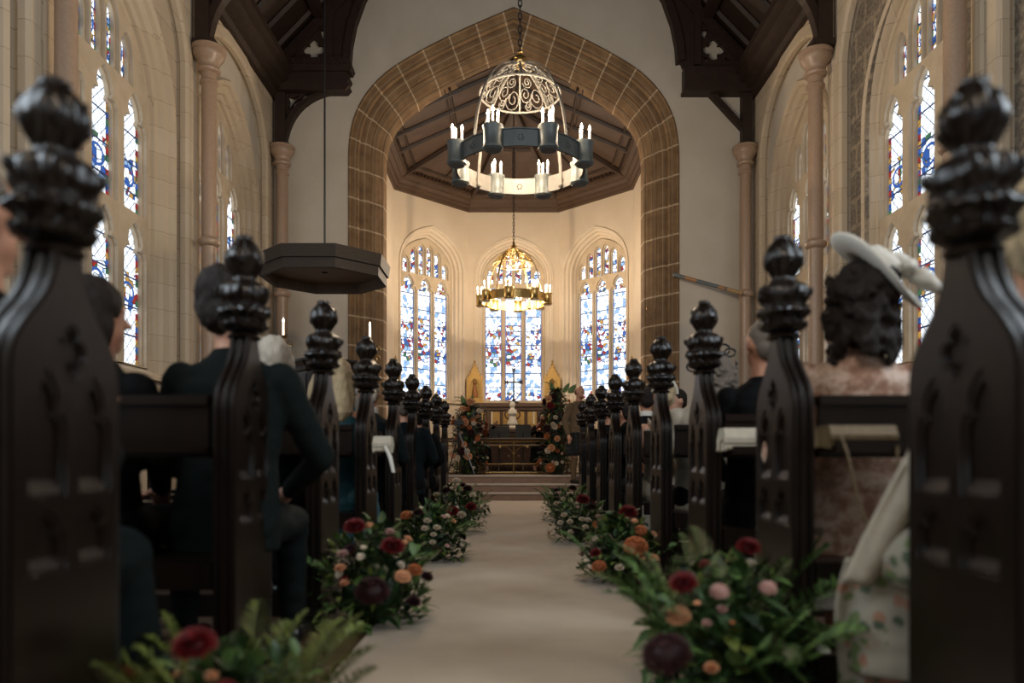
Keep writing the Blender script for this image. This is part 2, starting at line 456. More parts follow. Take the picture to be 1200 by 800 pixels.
# ------------------------------------------------------------------ nave side walls with arched bays and windows
BAYS = [2.05, 5.37, 8.69, 11.97]
SILL = 1.95
WIN = dict(hw=1.0, zs=5.0, za=6.4)
side_arch = arch_path(1.47, 0.0, 6.0, 7.25, 14, 0.55, 0.6, 0.95)
def side_wall(sx, name):
    """local frame: u along the wall, y outwards; placed by a quarter turn"""
    rz = PI / 2 if sx < 0 else -PI / 2
    def U(y): return y if sx < 0 else -y
    # front skin between the bays
    outs = []
    z_top = 7.9
    edges = [-5.0] + [(BAYS[i] + BAYS[i + 1]) / 2 for i in range(3)] + [13.9]
    w = empty(name, (0, 0, 0), rz); struct(w)
    for i, c in enumerate(BAYS):
        y0, y1 = edges[i], edges[i + 1]
        u0, u1 = sorted((U(y0), U(y1))); uc = U(c)
        a = [(uc + x, z) for x, z in side_arch]
        mb = MB()
        # open-bottomed arch: the outline goes round it
        outline = [(u0, 0), (u0, z_top), (u1, z_top), (u1, 0)] + a
        mb.poly(outline, 4.42, 4.56)
        mb.build('bay_piers', wall_stone, w, 0)
        # ring of arch stones, proud of the pier face
        mb = MB(); mb.sweep(a[:], [(-0.03, 4.50), (-0.03, 4.43), (0.0, 4.395), (0.14, 4.395), (0.17, 4.43)])
        mb.build('bay_arch_ring', stone, w)
        # recessed back skin with the window opening
        rub = (sx > 0 and i == 2) or (sx > 0 and i == 1)
        ow = 1.04 if rub else 1.30
        hole = [(uc + x, z) for x, z in arch_path(ow, SILL - 0.12, WIN['zs'], WIN['za'] + (0.08 if rub else 0.36), 12)]
        mb = MB(); mb.poly([(u0, 0), (u0, z_top), (u1, z_top), (u1, 0)], 4.56, 4.74, holes=[hole])
        if sx > 0 and i in (1, 2): m = rubble_stone
        else: m = plaster if i == 3 or i == 0 else wall_stone
        o = mb.build('recess_wall', m, w, 0)
        # moulded surround
        path = [(uc + x, z) for x, z in arch_path(0.97, SILL - 0.12, WIN['zs'], WIN['za'] - 0.03, 14)]
        if rub: prof = [(0.0, 4.80), (0.02, 4.70), (0.05, 4.68), (0.06, 4.62), (0.11, 4.55), (0.16, 4.54), (0.17, 4.57)]
        else: prof = [(0.0, 4.82), (0.03, 4.78), (0.04, 4.73), (0.09, 4.72), (0.10, 4.67), (0.17, 4.65), (0.19, 4.60), (0.29, 4.57), (0.31, 4.52), (0.37, 4.50), (0.40, 4.53), (0.41, 4.57)]
        mb = MB(); mb.sweep(path, prof); mb.build('window_surround', stone, w, 30)
        # sill
        mb = MB(); s = ow + 0.02
        mb.add([(uc - s, 4.48, SILL - 0.2), (uc + s, 4.48, SILL - 0.2), (uc - s, 4.48, SILL - 0.14), (uc + s, 4.48, SILL - 0.14), (uc - s, 4.86, SILL + 0.01), (uc + s, 4.86, SILL + 0.01), (uc - s, 4.86, SILL - 0.2), (uc + s, 4.86, SILL - 0.2)],
               [(0, 1, 3, 2), (2, 3, 5, 4), (4, 5, 7, 6), (0, 6, 7, 1), (0, 2, 4, 6), (1, 7, 5, 3)])
        mb.build('window_sill', stone, w, 0)
    mb = MB(); u0, u1 = sorted((U(-5.0), U(13.9)))
    mb.box(u0, u1, 4.86, 4.9, 0, SILL - 0.15); mb.build('outer_skin', wall_stone, w, 0)
    return w
def window(num, loc, rz, hw, z0, zs, za, nl, zt, zh, glass, m=0.11, y0=0.0):
    """traceried window: stone tracery in two orders, glass between"""
    wn = empty('window_%d' % num, loc, rz); struct(wn)
    lw = (2 * hw - 0.08 - (nl - 1) * m) / nl / 2 - 0.005      # half width of a light
    cs = [-hw + 0.045 + lw + i * (2 * lw + m) for i in range(nl)]
    L = []
    for c in cs:
        if zt:
            L.append((c, lw, z0, zt - 0.17, True)); L.append((c, lw, zt, zh, True))
        else: L.append((c, lw, z0, zh, True))
    arch = arch_path(hw, z0, zs, za, 14)
    def arch_h(x):
        x = abs(x); best = za
        for i in range(len(arch) - 1):
            (xa, zz), (xb, zb) = arch[i], arch[i + 1]
            if xa >= x >= xb and xa > xb: return zz + (zb - zz) * (xa - x) / (xa - xb)
        return zs
    pw = (2 * hw - 0.10) / (2 * nl); k = []
    for j in range(2 * nl):
        u = -hw + 0.05 + pw * (j + 0.5); shw = pw / 2 - 0.045
        near_centre = min(abs(u - c) for c in cs) < lw * 0.62
        zb = zh + 0.10
        top = min(arch_h(u - shw), arch_h(u + shw)) - 0.10
        if top - zb > 0.22: L.append((u, shw, zb, top, False))
    def holes(e):
        out = []
        for (c, h, a, b, cusp) in L: out.append(lancet(c, h, a, b, e, cusp))
        return out
    outer = arch_path(hw + 0.015, z0 - 0.02, zs, za + 0.015, 14)
    mb = MB(); mb.poly(outer, y0 + 0.0, y0 + 0.05, holes=holes(0.028))
    mb.poly([(x, z) for x, z in outer], y0 + 0.05, y0 + 0.14, holes=holes(0.0))
    tr = mb.build('window_tracery', tracery_stone, wn, 0)
    bevel(tr, 0.012, 1, 50)
    mb = MB(); uv = []
    for (c, h, a, b, cusp) in L:
        n = mb.add([(c - h - .01, y0 + .10, a - .01), (c + h + .01, y0 + .10, a - .01), (c + h + .01, y0 + .10, b + .01), (c - h - .01, y0 + .10, b + .01)], [(0, 1, 2, 3)])
        mb.uv[len(mb.f) - 1] = [(-1, a - z0), (1, a - z0), (1, b - z0), (-1, b - z0)]
    mb.build('window_glass', glass, wn, 0)
    return wn
wl = side_wall(-1, 'wall_left'); wr = side_wall(1, 'wall_right')
num = 1
for sx in (-1, 1):
    for i, c in enumerate(BAYS):
        if i == 0: continue
        window(num, (0, c, 0), PI / 2 if sx < 0 else -PI / 2, WIN['hw'], SILL, WIN['zs'], WIN['za'], 3, 3.86, 5.3, glass_side, 0.2, 4.72); num += 1
# what closes the first bay's opening, out of the picture
# ------------------------------------------------------------------ nave east wall and chancel arch
AY = 13.85
OUT = [(192, -150), (192, 190), (191.5, 172), (189, 152), (184, 134), (171, 110), (148, 86), (117, 66), (87, 50), (56, 35), (26, 22), (0, 11)]
def pxz(x, y, d=AY): return (x * d / F, EYE + (CY - y) * d / F)
def smooth_path(ctrl, n=4):
    out = []
    for i in range(len(ctrl) - 1):
        p0 = ctrl[max(i - 1, 0)]; p1 = ctrl[i]; p2 = ctrl[i + 1]; p3 = ctrl[min(i + 2, len(ctrl) - 1)]
        for k in range(n):
            t = k / n
            out.append(tuple(0.5 * ((2 * p1[q]) + (-p0[q] + p2[q]) * t + (2*p0[q] - 5*p1[q] + 4*p2[q] - p3[q]) * t*t + (-p0[q] + 3*p1[q] - 3*p2[q] + p3[q]) * t**3) for q in (0, 1)))
    out.append(ctrl[-1]); return out
ctrl = [pxz(x, y) for x, y in OUT[1:]]
r = [(ctrl[0][0], 0.0)] + [(ctrl[0][0], z) for z in (1.5, 3.0, 4.5)] + smooth_path(ctrl, 3)
arch_o = r + [(-x, z) for x, z in reversed(r[:-1])]
mb = MB()
wallout = [(-4.9, 0), (-4.9, 8.3), (-4.3, 8.3), (0, 12.8), (4.3, 8.3), (4.9, 8.3), (4.9, 0)]
mb.poly(wallout + [(x * 1.0, z) for x, z in arch_o], AY, AY + 0.7)
struct(mb.build('wall_back', plaster, smooth=0))
mb = MB()
prof = [(0.03, AY - 0.02), (0.0, AY - 0.035), (-0.02, AY + 0.0), (-0.07, AY + 0.03), (-0.075, AY + 0.075), (-0.13, AY + 0.085), (-0.15, AY + 0.14), (-0.145, AY + 0.17), (-0.20, AY + 0.175), (-0.31, AY + 0.25), (-0.315, AY + 0.29), (-0.35, AY + 0.30),
        (-0.36, AY + 0.35), (-0.40, AY + 0.36), (-0.42, AY + 0.40), (-0.48, AY + 0.46), (-0.49, AY + 0.50), (-0.53, AY + 0.53), (-0.535, AY + 0.85)]
mb.sweep(arch_o, prof)
struct(mb.build('trim_2', arch_stone, smooth=28), 'moulded brown stone chancel arch with pale joints')

# ------------------------------------------------------------------ chancel: half octagon of plastered walls
X0 = 2.77; YD = 17.38; YC = 19.0; XC = 1.147; ZCOR = 7.0
def apse_wall(name, a, b, n_win=None, window_at=0.5, zt=7.35):
    """wall from a to b (seen left to right from inside), local u centred"""
    a = Vector((a[0], a[1], 0)); b = Vector((b[0], b[1], 0)); d = b - a; L = d.length; rz = math.atan2(d.y, d.x)
    c = (a + b) / 2
    mb = MB(); outer = [(-L / 2, 0), (-L / 2, zt), (L / 2, zt), (L / 2, 0)]
    if n_win:
        hole = arch_path(0.97, 2.2, 5.35, 6.38, 12)
        mb.poly(outer, 0, 0.25, holes=[hole])
    else: mb.poly(outer, 0, 0.25)
    o = struct(mb.build(name, plaster_warm, loc=(c.x, c.y, 0), rz=rz, smooth=0))
    if n_win:
        mb = MB()
        path = arch_path(0.76, 2.2, 5.35, 6.12, 14)
        prof = [(0.0, 0.36), (0.03, 0.30), (0.04, 0.24), (0.075, 0.22), (0.085, 0.15), (0.14, 0.13), (0.15, 0.07), (0.20, 0.04), (0.21, -0.02), (0.245, -0.03), (0.255, 0.01)]
        mb.sweep(path, prof); mb.build('window_surround', plaster_warm, o, 30)
        mb = MB(); mb.box(-1.0, 1.0, -0.05, 0.4, 2.12, 2.22); mb.build('window_sill', tracery_stone, o, 0)
        window(n_win, (c.x, c.y, 0), rz, 0.775, 2.22, 5.35, 6.12, 3, None, 5.15, glass_apse, 0.10, 0.26)
    return o
apse_wall('wall_chancel_left', (-X0, AY + .7), (-X0, YD))
apse_wall('wall_apse_left', (-X0, YD), (-XC, YC), num); num += 1
apse_wall('wall_apse_middle', (-XC, YC), (XC, YC), num); num += 1
apse_wall('wall_apse_right', (XC, YC), (X0, YD), num); num += 1
apse_wall('wall_chancel_right', (X0, YD), (X0, AY + .7))
# cornice: timber with dentils
corn = [(-X0, AY + .6), (-X0, YD), (-XC, YC), (XC, YC), (X0, YD), (X0, AY + .6)]
def inset(path, d):
    out = []
    for i, p in enumerate(path):
        a = Vector(path[max(i - 1, 0)]); b = Vector(path[min(i + 1, len(path) - 1)]); p = Vector(p)
        d1 = (p - a).normalized() if (p - a).length else (b - p).normalized(); d2 = (b - p).normalized() if (b - p).length else d1
        n1 = Vector((d1.y, -d1.x)); n2 = Vector((d2.y, -d2.x)); n = (n1 + n2).normalized(); out.append(p + n * (d / n.dot(n1)))
    return out
cprof = [(0.0, 6.98), (0.05, 7.0), (0.06, 7.06), (0.12, 7.09), (0.13, 7.14), (0.20, 7.19), (0.21, 7.23), (0.30, 7.28), (0.31, 7.31), (0.34, 7.31), (0.34, 7.42)]
vs = []; fs = []; rows = [inset(corn, d) for d, z in cprof]
for (d, z), row in zip(cprof, rows): vs += [(p.x, p.y, z) for p in row]
for i in range(len(cprof) - 1):
    for k in range(5): fs.append((i * 6 + k, i * 6 + k + 1, (i + 1) * 6 + k + 1, (i + 1) * 6 + k))
mb = MB(); mb.add(vs, fs)
ceil = empty('ceiling_chancel'); struct(ceil, 'panelled oak ceiling over the chancel')
mb.build('cornice', ceil_oak, ceil, 25)
mb = MB(); row = inset(corn, 0.345)
for k in range(5):
    a, b = row[k], row[k + 1]; L = (b - a).length; n = int(L / 0.11); d = (b - a) / L; q = Vector((d.y, -d.x))
    for i in range(n):
        c = a + d * (i + 0.5) * L / n
        s0 = len(mb.v)
        mb.box(-0.03, 0.03, -0.02, 0.03, 7.33, 7.40)
        M = Matrix(((d.x, q.x, 0, c.x), (d.y, q.y, 0, c.y), (0, 0, 1, 0), (0, 0, 0, 1)))
        mb.xf(M, s0)
mb.build('dentils', ceil_rib, ceil, 0)
# ceiling planes
ZE, ZR, YA = 7.36, 8.48, 16.3; XE = X0 - 0.2
apex = Vector((0, YA, ZR)); cz = inset(corn, 0.2)
cor = [Vector((p.x, p.y, ZE)) for p in cz]
front = Vector((0, AY + .6, ZR))
def off(v): return v
mb = MB()
mb.add([cor[0], cor[1], apex, front], [(0, 1, 2, 3)]); mb.add([cor[1], cor[2], apex], [(0, 1, 2)])
mb.add([cor[2], cor[3], apex], [(0, 1, 2)]); mb.add([cor[3], cor[4], apex], [(0, 1, 2)])
mb.add([cor[4], cor[5], front, apex], [(0, 1, 2, 3)])
o = mb.build('boards', ceil_oak, ceil, 0)
so = o.modifiers.new('thick', 'SOLIDIFY'); so.thickness = 0.06; so.offset = 0
mb = MB()
def beam(a, b, w=0.09, h=0.10, lift=0.02):
    a = Vector(a); b = Vector(b); t = (b - a).normalized(); up = Vector((0, 0, 1)); s = t.cross(up).normalized(); u = s.cross(t).normalized()
    pts = []
    for p in (a, b):
        for (x, z) in ((-w / 2, lift), (w / 2, lift), (w / 2, -h * .5), (w * .28, -h), (-w * .28, -h), (-w / 2, -h * .5)):
            pts.append(p + s * x + u * z)
    mb.add(pts, [(0, 1, 7, 6), (1, 2, 8, 7), (2, 3, 9, 8), (3, 4, 10, 9), (4, 5, 11, 10), (5, 0, 6, 11), (5, 4, 3, 2, 1, 0), (6, 7, 8, 9, 10, 11)])
for i in (1, 2, 3, 4): beam(cor[i], apex, 0.12, 0.14)
beam(front, apex, 0.12, 0.14)
for (A, B) in ((cor[0], cor[1]), (cor[5], cor[4])):
    for t in (0.12, 0.5, 0.9):
        y = AY + .6 + t * (YA - AY - .6)
        e = Vector((A.x, y, ZE)); beam(e, (0, y, ZR), 0.09, 0.10)
    q0 = A.lerp(front, 0.5); q1 = Vector((A.x, YA, ZE)).lerp(apex, 0.5)
    for sh in (-0.05, 0.05):
        beam(q0 + Vector((sh, 0, 0)), q1 + Vector((sh, 0, 0)), 0.05, 0.08)
    beam(A.lerp(front, 0.12), B.lerp(apex, 0.12), 0.06, 0.07)
for i in (1, 2, 3):
    a, b = cor[i], cor[i + 1]
    beam(a.lerp(apex, .12), b.lerp(apex, .12), 0.06, 0.07); beam(a.lerp(apex, .55), b.lerp(apex, .55), 0.08, 0.09)
    beam(a.lerp(b, .5).lerp(apex, .12), a.lerp(b, .5).lerp(apex, .55), 0.07, 0.07)
for a, b in ((cor[1], Vector((cor[1].x, YA, ZE))), (cor[4], Vector((cor[4].x, YA, ZE)))):
    beam(a.lerp(apex, .55), b.lerp(apex, .55), 0.08, 0.09)
mb.build('ribs', ceil_rib, ceil, 0)

# ------------------------------------------------------------------ nave roof and trusses
rf = empty('ceiling_nave'); struct(rf, 'dark timber nave roof')
for sx in (-1, 1):
    mb = MB()
    mb.add([(sx * 4.75, -5, 7.75), (sx * 4.75, 13.85, 7.75), (0, 13.85, 12.7), (0, -5, 12.7), (sx * 4.75, -5, 7.85), (sx * 4.75, 13.85, 7.85), (0, 13.85, 12.8), (0, -5, 12.8)],
           [(0, 1, 2, 3), (7, 6, 5, 4), (0, 4, 5, 1), (1, 5, 6, 2), (0, 3, 7, 4)])
    mb.build('roof_boards', roof_oak, rf, 0)
    mb = MB()
    for t in (0.22, 0.3, 0.6):
        x = sx * (4.55 * (1 - t)); z = 7.93 + t * 4.75
        mb.box(min(x - .08, x + .08), max(x - .08, x + .08), -5, 13.84, z - 0.2, z - 0.02)
    mb.build('purlins', roof_oak, rf, 0)
    mb = MB()
    prof = [(4.44, 7.35), (4.34, 7.37), (4.30, 7.45), (4.22, 7.47), (4.20, 7.56), (4.10, 7.60), (4.08, 7.72), (4.02, 7.74), (4.02, 7.86), (4.6, 7.95), (4.6, 7.5)]
    vs = [(sx * x, y, z) for y in (-5, 13.84) for x, z in prof]; n = len(prof)
    mb.add(vs, [(i, (i + 1) % n, (i + 1) % n + n, i + n) for i in range(n)] + [tuple(range(n)), tuple(range(2 * n - 1, n - 1, -1))])
    mb.build('wall_plate', roof_oak, rf, 0)
    mb = MB()
    for k in range(34):
        y = -4.6 + k * 0.55
        a = Vector((sx * 4.5, y, 7.98)); b = Vector((0, y, 12.66)); mb.tube([a, b], 0.05, 4)
    mb.build('rafters', roof_oak, rf, 0)
def truss(y, straight_right=False, full=True):
    t = empty('trim_%d' % (3 + TR.index(y))); struct(t, 'carved dark timber hammerbeam truss'); t.location = (0, y, 0)
    for sx in (-1, 1):
        def m(p): return [(sx * a, b) for a, b in p]
        # wall post standing on the column
        mb = MB(); mb.poly(m([(4.36, 6.43), (4.14, 6.43), (4.14, 6.5), (4.17, 6.53), (4.17, 7.5), (4.36, 7.5)]), -0.1, 0.1)
        mb.poly(m([(4.38, 6.42), (4.08, 6.42), (4.08, 6.5), (4.38, 6.5)]), -0.13, 0.13); mb.build('wall_post', roof_oak, t, 0)
        # hammer beam
        mb = MB(); strt = straight_right and sx > 0
        if strt: mb.poly(m([(4.4, 7.46), (3.1, 7.46), (3.1, 7.88), (4.4, 7.88)]), -0.16, 0.16); mb.poly(m([(4.4, 7.42), (3.08, 7.42), (3.08, 7.48), (4.4, 7.48)]), -0.19, 0.19)
        else:
            mb.poly(m([(4.4, 7.58), (3.02, 7.58), (2.97, 7.66), (3.0, 7.74), (4.4, 7.74)]), -0.16, 0.16)
            mb.poly(m([(4.4, 7.44), (3.05, 7.44), (2.98, 7.52), (3.05, 7.60), (4.4, 7.60)]), -0.19, 0.19)
            mb.poly(m([(4.4, 7.78), (2.96, 7.78), (2.92, 7.86), (2.98, 8.02), (4.4, 8.02)]), -0.2, 0.2)
            mb.poly(m([(4.4, 7.70), (3.04, 7.70), (3.04, 7.82), (4.4, 7.82)]), -0.15, 0.15)
            for k in range(14):
                x = sx * (3.02 + k * 0.095); mb.box(min(x, x + sx * .05), max(x, x + sx * .05), -0.225, -0.2, 7.90, 7.98)
        mb.build('hammer_beam', roof_oak, t, 0)
        # brace under the hammer beam
        mb = MB()
        if strt: mb.poly(m([(4.17, 6.78), (4.17, 6.92), (3.68, 7.46), (3.54, 7.46)]), -0.06, 0.06)
        else:
            o1 = bez((4.17, 6.5), (4.12, 7.0), (3.85, 7.36), (3.3, 7.46), 10)
            o2 = bez((4.17, 6.95), (4.02, 7.2), (3.9, 7.36), (3.55, 7.46), 10)
            mb.poly(m(o1 + list(reversed(o2))), -0.07, 0.07)
            mb.poly(m([(4.18, 7.0), (4.1, 7.1), (4.03, 7.27), (3.9, 7.36), (3.8, 7.46), (4.18, 7.46)]), -0.03, 0.03,
                    holes=[m([(4.14, 7.12), (4.1, 7.3), (4.13, 7.4), (4.04, 7.36), (3.92, 7.42), (4.02, 7.28)])])
        mb.build('brace', roof_oak, t, 0)
        # pierced spandrel above
        out = [(4.3, 7.9), (3.1 if strt else 3.0, 7.9), (2.98, 8.2), (2.92, 8.6), (2.8, 9.0), (2.5, 9.6), (1.9, 10.3), (1.0, 11.0), (0.0, 11.5), (0, 12.3), (4.25, 7.98)]
        hs = [m(quatrefoil(3.66, 8.25, 0.17)), m([(3.98, 8.03), (3.84, 8.06), (3.9, 8.1)]), m([(3.52, 8.03), (3.58, 8.09), (3.46, 8.12)]), m([(3.5, 8.45), (3.55, 8.62), (3.46, 8.62), (3.44, 8.5)])]
        mb = MB(); mb.poly(m(out), -0.035, 0.035, holes=hs); mb.build('spandrel_panel', roof_oak, t, 0)
        mb = MB()
        if full: mb.poly(m([(3.42, 7.95), (3.30, 7.95), (3.30, 9.3), (3.42, 9.1)]), -0.09, 0.09)
        cr = [(2.98, 8.0), (2.96, 8.3), (2.88, 8.7), (2.72, 9.15), (2.4, 9.7), (1.8, 10.35), (0.9, 11.0), (0, 11.45)]
        cr2 = [(x + 0.14, z + 0.03) for x, z in cr]
        mb.poly(m(cr + list(reversed(cr2))), -0.11, 0.11)
        mb.poly(m([(4.3, 8.1), (4.15, 7.98), (0.0, 12.35), (0, 12.55)]), -0.1, 0.1)
        mb.build('arched_rib', roof_oak, t, 0)
TR = [13.78, 10.35, 7.05, 3.75]
truss(13.78, True); truss(10.35, False); truss(7.05, False, True); truss(3.75, False, True)

# ------------------------------------------------------------------ wall shafts
def column(x, y, label, first):
    c = thing('stone_column', label, 'column', (x, y, 0), 0, 'pink stone wall shafts')
    mb = MB(); mb.lathe([(0.10, 0.32), (0.10, 3.72), (0.10, 5.95)], seg=20); mb.build('shaft', pink_stone, c)
    mb = MB(); mb.lathe([(0.17, 0.0), (0.17, 0.1), (0.15, 0.14), (0.155, 0.2), (0.12, 0.26), (0.13, 0.3), (0.1, 0.34)], seg=20); mb.build('base', pink_stone, c)
    mb = MB(); mb.lathe([(0.10, 3.68), (0.135, 3.70), (0.15, 3.73), (0.145, 3.77), (0.115, 3.79), (0.10, 3.82)], seg=20); mb.build('annulet', pink_stone, c)
    mb = MB(); mb.lathe([(0.10, 5.90), (0.125, 5.92), (0.125, 5.95), (0.105, 5.97), (0.105, 6.06), (0.145, 6.08), (0.155, 6.11), (0.135, 6.14), (0.135, 6.17), (0.15, 6.22), (0.20, 6.28), (0.215, 6.33), (0.205, 6.36), (0.23, 6.38), (0.23, 6.41), (0.2, 6.42)], seg=24)
    mb.build('capital', pink_stone, c)
for sx, side in ((-1, 'left'), (1, 'right')):
    for y, ds in ((7.05, 'nearest the camera, rising out of the picture'), (10.35, 'between two side windows with a timber post on its capital'), (13.62, 'in the corner beside the chancel arch')):
        column(sx * 4.2, y + (0.1 if sx > 0 and y < 13 else 0), 'pink stone shaft on the %s wall, %s' % (side, ds), 0)
# ------------------------------------------------------------------ pews
PEW_Y = [1.48 + 1.045 * i for i in range(9)]
PEW_X = 0.905
def fin_prof():
    P = [(0.036, 0.0), (0.050, 0.004), (0.056, 0.012), (0.050, 0.020), (0.040, 0.024), (0.052, 0.032), (0.066, 0.040), (0.070, 0.050), (0.064, 0.058), (0.057, 0.064),
         (0.059, 0.072), (0.066, 0.080), (0.076, 0.090), (0.073, 0.100), (0.066, 0.108), (0.067, 0.116), (0.070, 0.126), (0.079, 0.140), (0.080, 0.156), (0.076, 0.172), (0.064, 0.186), (0.046, 0.196),
         (0.036, 0.204), (0.036, 0.212), (0.042, 0.222), (0.049, 0.234), (0.057, 0.250), (0.062, 0.266), (0.060, 0.282), (0.055, 0.299), (0.045, 0.316), (0.033, 0.330), (0.026, 0.340), (0.026, 0.347), (0.016, 0.353), (0.0, 0.355)]
    return P
def finial_mesh(seed):
    mb = MB()
    def mod(th, z):
        if z < 0.03: return 1.0
        if z < 0.066: return 1 + 0.16 * abs(math.sin(4 * th + 0.4)) + 0.05 * noise.noise((math.cos(th) * 4, math.sin(th) * 4, z * 40 + seed))
        if z < 0.11: return 1 + 0.20 * abs(math.sin(5 * th + z * 20)) + 0.10 * noise.noise((math.cos(th) * 5, math.sin(th) * 5, z * 50 + seed))
        if z < 0.20: return 0.93 + 0.13 * abs(math.sin(3 * th + 8 * z)) + 0.035 * math.sin(14 * th) + 0.08 * noise.noise((math.cos(th) * 3, math.sin(th) * 3, z * 30 + seed))
        return 0.94 + 0.13 * abs(math.sin(2.5 * th + 6 * z)) + 0.03 * math.sin(13 * th) + 0.10 * noise.noise((math.cos(th) * 3, math.sin(th) * 3, z * 38 + seed))
    prof = fin_prof(); fine = []
    for i in range(len(prof) - 1):
        for k in range(2):
            t = k / 2; fine.append((prof[i][0] * (1 - t) + prof[i + 1][0] * t, prof[i][1] * (1 - t) + prof[i + 1][1] * t))
    fine.append(prof[-1])
    mb.lathe(fine, seg=56, mod=mod, cap=False)
    # curled leaves round the lower bulb and the bud
    rnd = random.Random(seed)
    for ring_z, r0, n, s in ((0.045, 0.060, 7, .9), (0.088, 0.066, 7, 1.1), (0.15, 0.072, 5, 1.0), (0.25, 0.050, 5, 0.9), (0.29, 0.046, 4, .9), (0.335, 0.02, 4, .7)):
        for k in range(n):
            th = 2 * PI * (k + rnd.random() * .4) / n; c, q = math.cos(th), math.sin(th)
            pts = [(r0 * c * a, r0 * q * a, ring_z + b) for a, b in ((0.7, -0.014 * s), (1.02, -0.004 * s), (1.22, 0.008 * s), (1.25, 0.018 * s), (1.08, 0.021 * s))]
            mb.tube(pts, [0.006 * s, 0.011 * s, 0.010 * s, 0.007 * s, 0.003 * s], 6)
    return mb.mesh('poppyhead_finial', dark_oak, 50)
EW = 0.205
sil_half = [(EW, 0.0), (EW, 0.90), (EW, 0.955), (EW - .004, 0.99), (0.186, 1.025), (0.160, 1.055), (0.128, 1.085), (0.100, 1.11), (0.080, 1.135), (0.066, 1.16), (0.056, 1.185), (0.050, 1.21)]
def sil(inset_=0.0, z0=0.0, k=1.0):
    r = [(max(0.02, (x - inset_)), z if z > 0 else z0) for x, z in sil_half]
    return r + [(-x, z) for x, z in reversed(r)]
def end_panel(sgn):
    """bench end; sgn -1: carved face looks towards -x (right-hand pews)"""
    mb = MB()
    # core with grooves either side, so the narrow edge shows mouldings
    mb.poly(sil(0.016), -0.034, 0.034, 'yz')
    mb.poly(sil(0.004), -0.012, 0.012, 'yz')
    hs = [lancet(-0.088, 0.062, 0.735, 0.965, 0.008, True, 0.12), lancet(0.088, 0.062, 0.735, 0.965, 0.008, True, 0.12), quatrefoil(0, 1.015, 0.052),
          lancet(-0.088, 0.062, 0.585, 0.695, 0.006, True, 0.06), lancet(0.088, 0.062, 0.585, 0.695, 0.006, True, 0.06)]
    h2 = [lancet(-0.088, 0.052, 0.735, 0.95, 0.0, True, 0.11), lancet(0.088, 0.052, 0.735, 0.95, 0.0, True, 0.11), quatrefoil(0, 1.015, 0.042),
          lancet(-0.088, 0.05, 0.59, 0.688, 0.0, True, 0.06), lancet(0.088, 0.05, 0.59, 0.688, 0.0, True, 0.06)]
    a, b = (-0.052, -0.046) if sgn < 0 else (0.046, 0.052)
    mb.poly(sil(0.010), a, b, 'yz', hs)
    a, b = (-0.046, -0.033) if sgn < 0 else (0.033, 0.046)
    mb.poly(sil(0.0), a, b, 'yz', h2)
    a, b = (0.033, 0.050) if sgn < 0 else (-0.050, -0.033)
    mb.poly(sil(0.0), a, b, 'yz')
    # plinth
    mb.box(-0.065, 0.065, -0.235, 0.235, 0.0, 0.075); mb.box(-0.058, 0.058, -0.222, 0.222, 0.075, 0.10)
    # sloped sills at the foot of the blind lights
    for c in (-0.088, 0.088):
        for z, hh in ((0.735, 0.026), (0.59, 0.02)):
            x0, x1 = (-0.050, -0.033) if sgn < 0 else (0.050, 0.033)
            mb.add([(x0, c - .052, z - .004), (x0, c + .052, z - .004), (x1, c - .052, z + hh), (x1, c + .052, z + hh), (x1, c - .052, z - .004), (x1, c + .052, z - .004)],
                   [(0, 1, 3, 2), (0, 2, 4), (1, 5, 3), (0, 4, 5, 1), (2, 3, 5, 4)])
    return mb.xf(Matrix.Diagonal((0.64, 0.9, 0.972, 1)))
def pew_parts():
    bk = MB()
    # backrest with open gap under it, x from the bench end to the side aisle
    bk.box(0.05, 2.75, -0.175, -0.150, 0.80, 0.955); bk.box(0.05, 2.75, -0.190, -0.135, 0.945, 0.975); bk.box(0.05, 2.75, -0.182, -0.140, 0.78, 0.81)
    sh = MB(); sh.box(0.05, 2.75, -0.30, -0.185, 0.795, 0.812); sh.box(0.05, 2.75, -0.305, -0.293, 0.795, 0.83)
    st = MB(); st.box(0.05, 2.75, -0.15, 0.24, 0.425, 0.45); st.box(0.05, 2.75, -0.155, -0.135, 0.36, 0.45)
    kn = MB(); kn.box(0.05, 2.75, -0.17, -0.14, 0.06, 0.16)
    return bk, sh, st, kn
protos = {}
for sgn, side in ((1, 'left'), (-1, 'right')):
    # sgn 1: carved face towards +x (pews on the left)
    me_end = end_panel(sgn).mesh('pew_end', dark_oak, 30)
    me_fin = finial_mesh(3)
    dx = -sgn
    parts = []
    for b, nm in zip(pew_parts(), ('backrest', 'book_ledge', 'seat', 'foot_rail')):
        b.xf(Matrix.Scale(dx, 4, (1, 0, 0)))
        if dx < 0: b.f = [tuple(reversed(f)) for f in b.f]
        parts.append((nm, b.mesh(nm, dark_oak, 0)))
    far = MB(); far.poly([(-.2, 0), (.2, 0), (.2, .9), (-.2, .9)], dx * 2.75 - .03, dx * 2.75 + .03, 'yz'); me_far = far.mesh('far_end', dark_oak, 0)
    names = ['nearest the camera and most blurred', 'second from the camera', 'third from the camera', 'fourth from the camera', 'fifth from the camera', 'sixth from the camera', 'seventh from the camera', 'eighth from the camera', 'farthest, by the chancel steps']
    for i, y in enumerate(PEW_Y):
        p = thing('church_pew', 'dark carved oak pew on the %s of the aisle, %s' % (side, names[i]), 'pew', (-sgn * PEW_X, y, 0), 0, 'carved pews along the aisle')
        e = link('pew_end', me_end, p); bevel(e, 0.003, 1, 40)
        f = link('finial', me_fin, e); f.location = (0, 0, 1.172); f.rotation_euler = (0, 0, 0.7 * i)
        for nm, me in parts: link(nm, me, p)
        link('far_end', me_far, p)

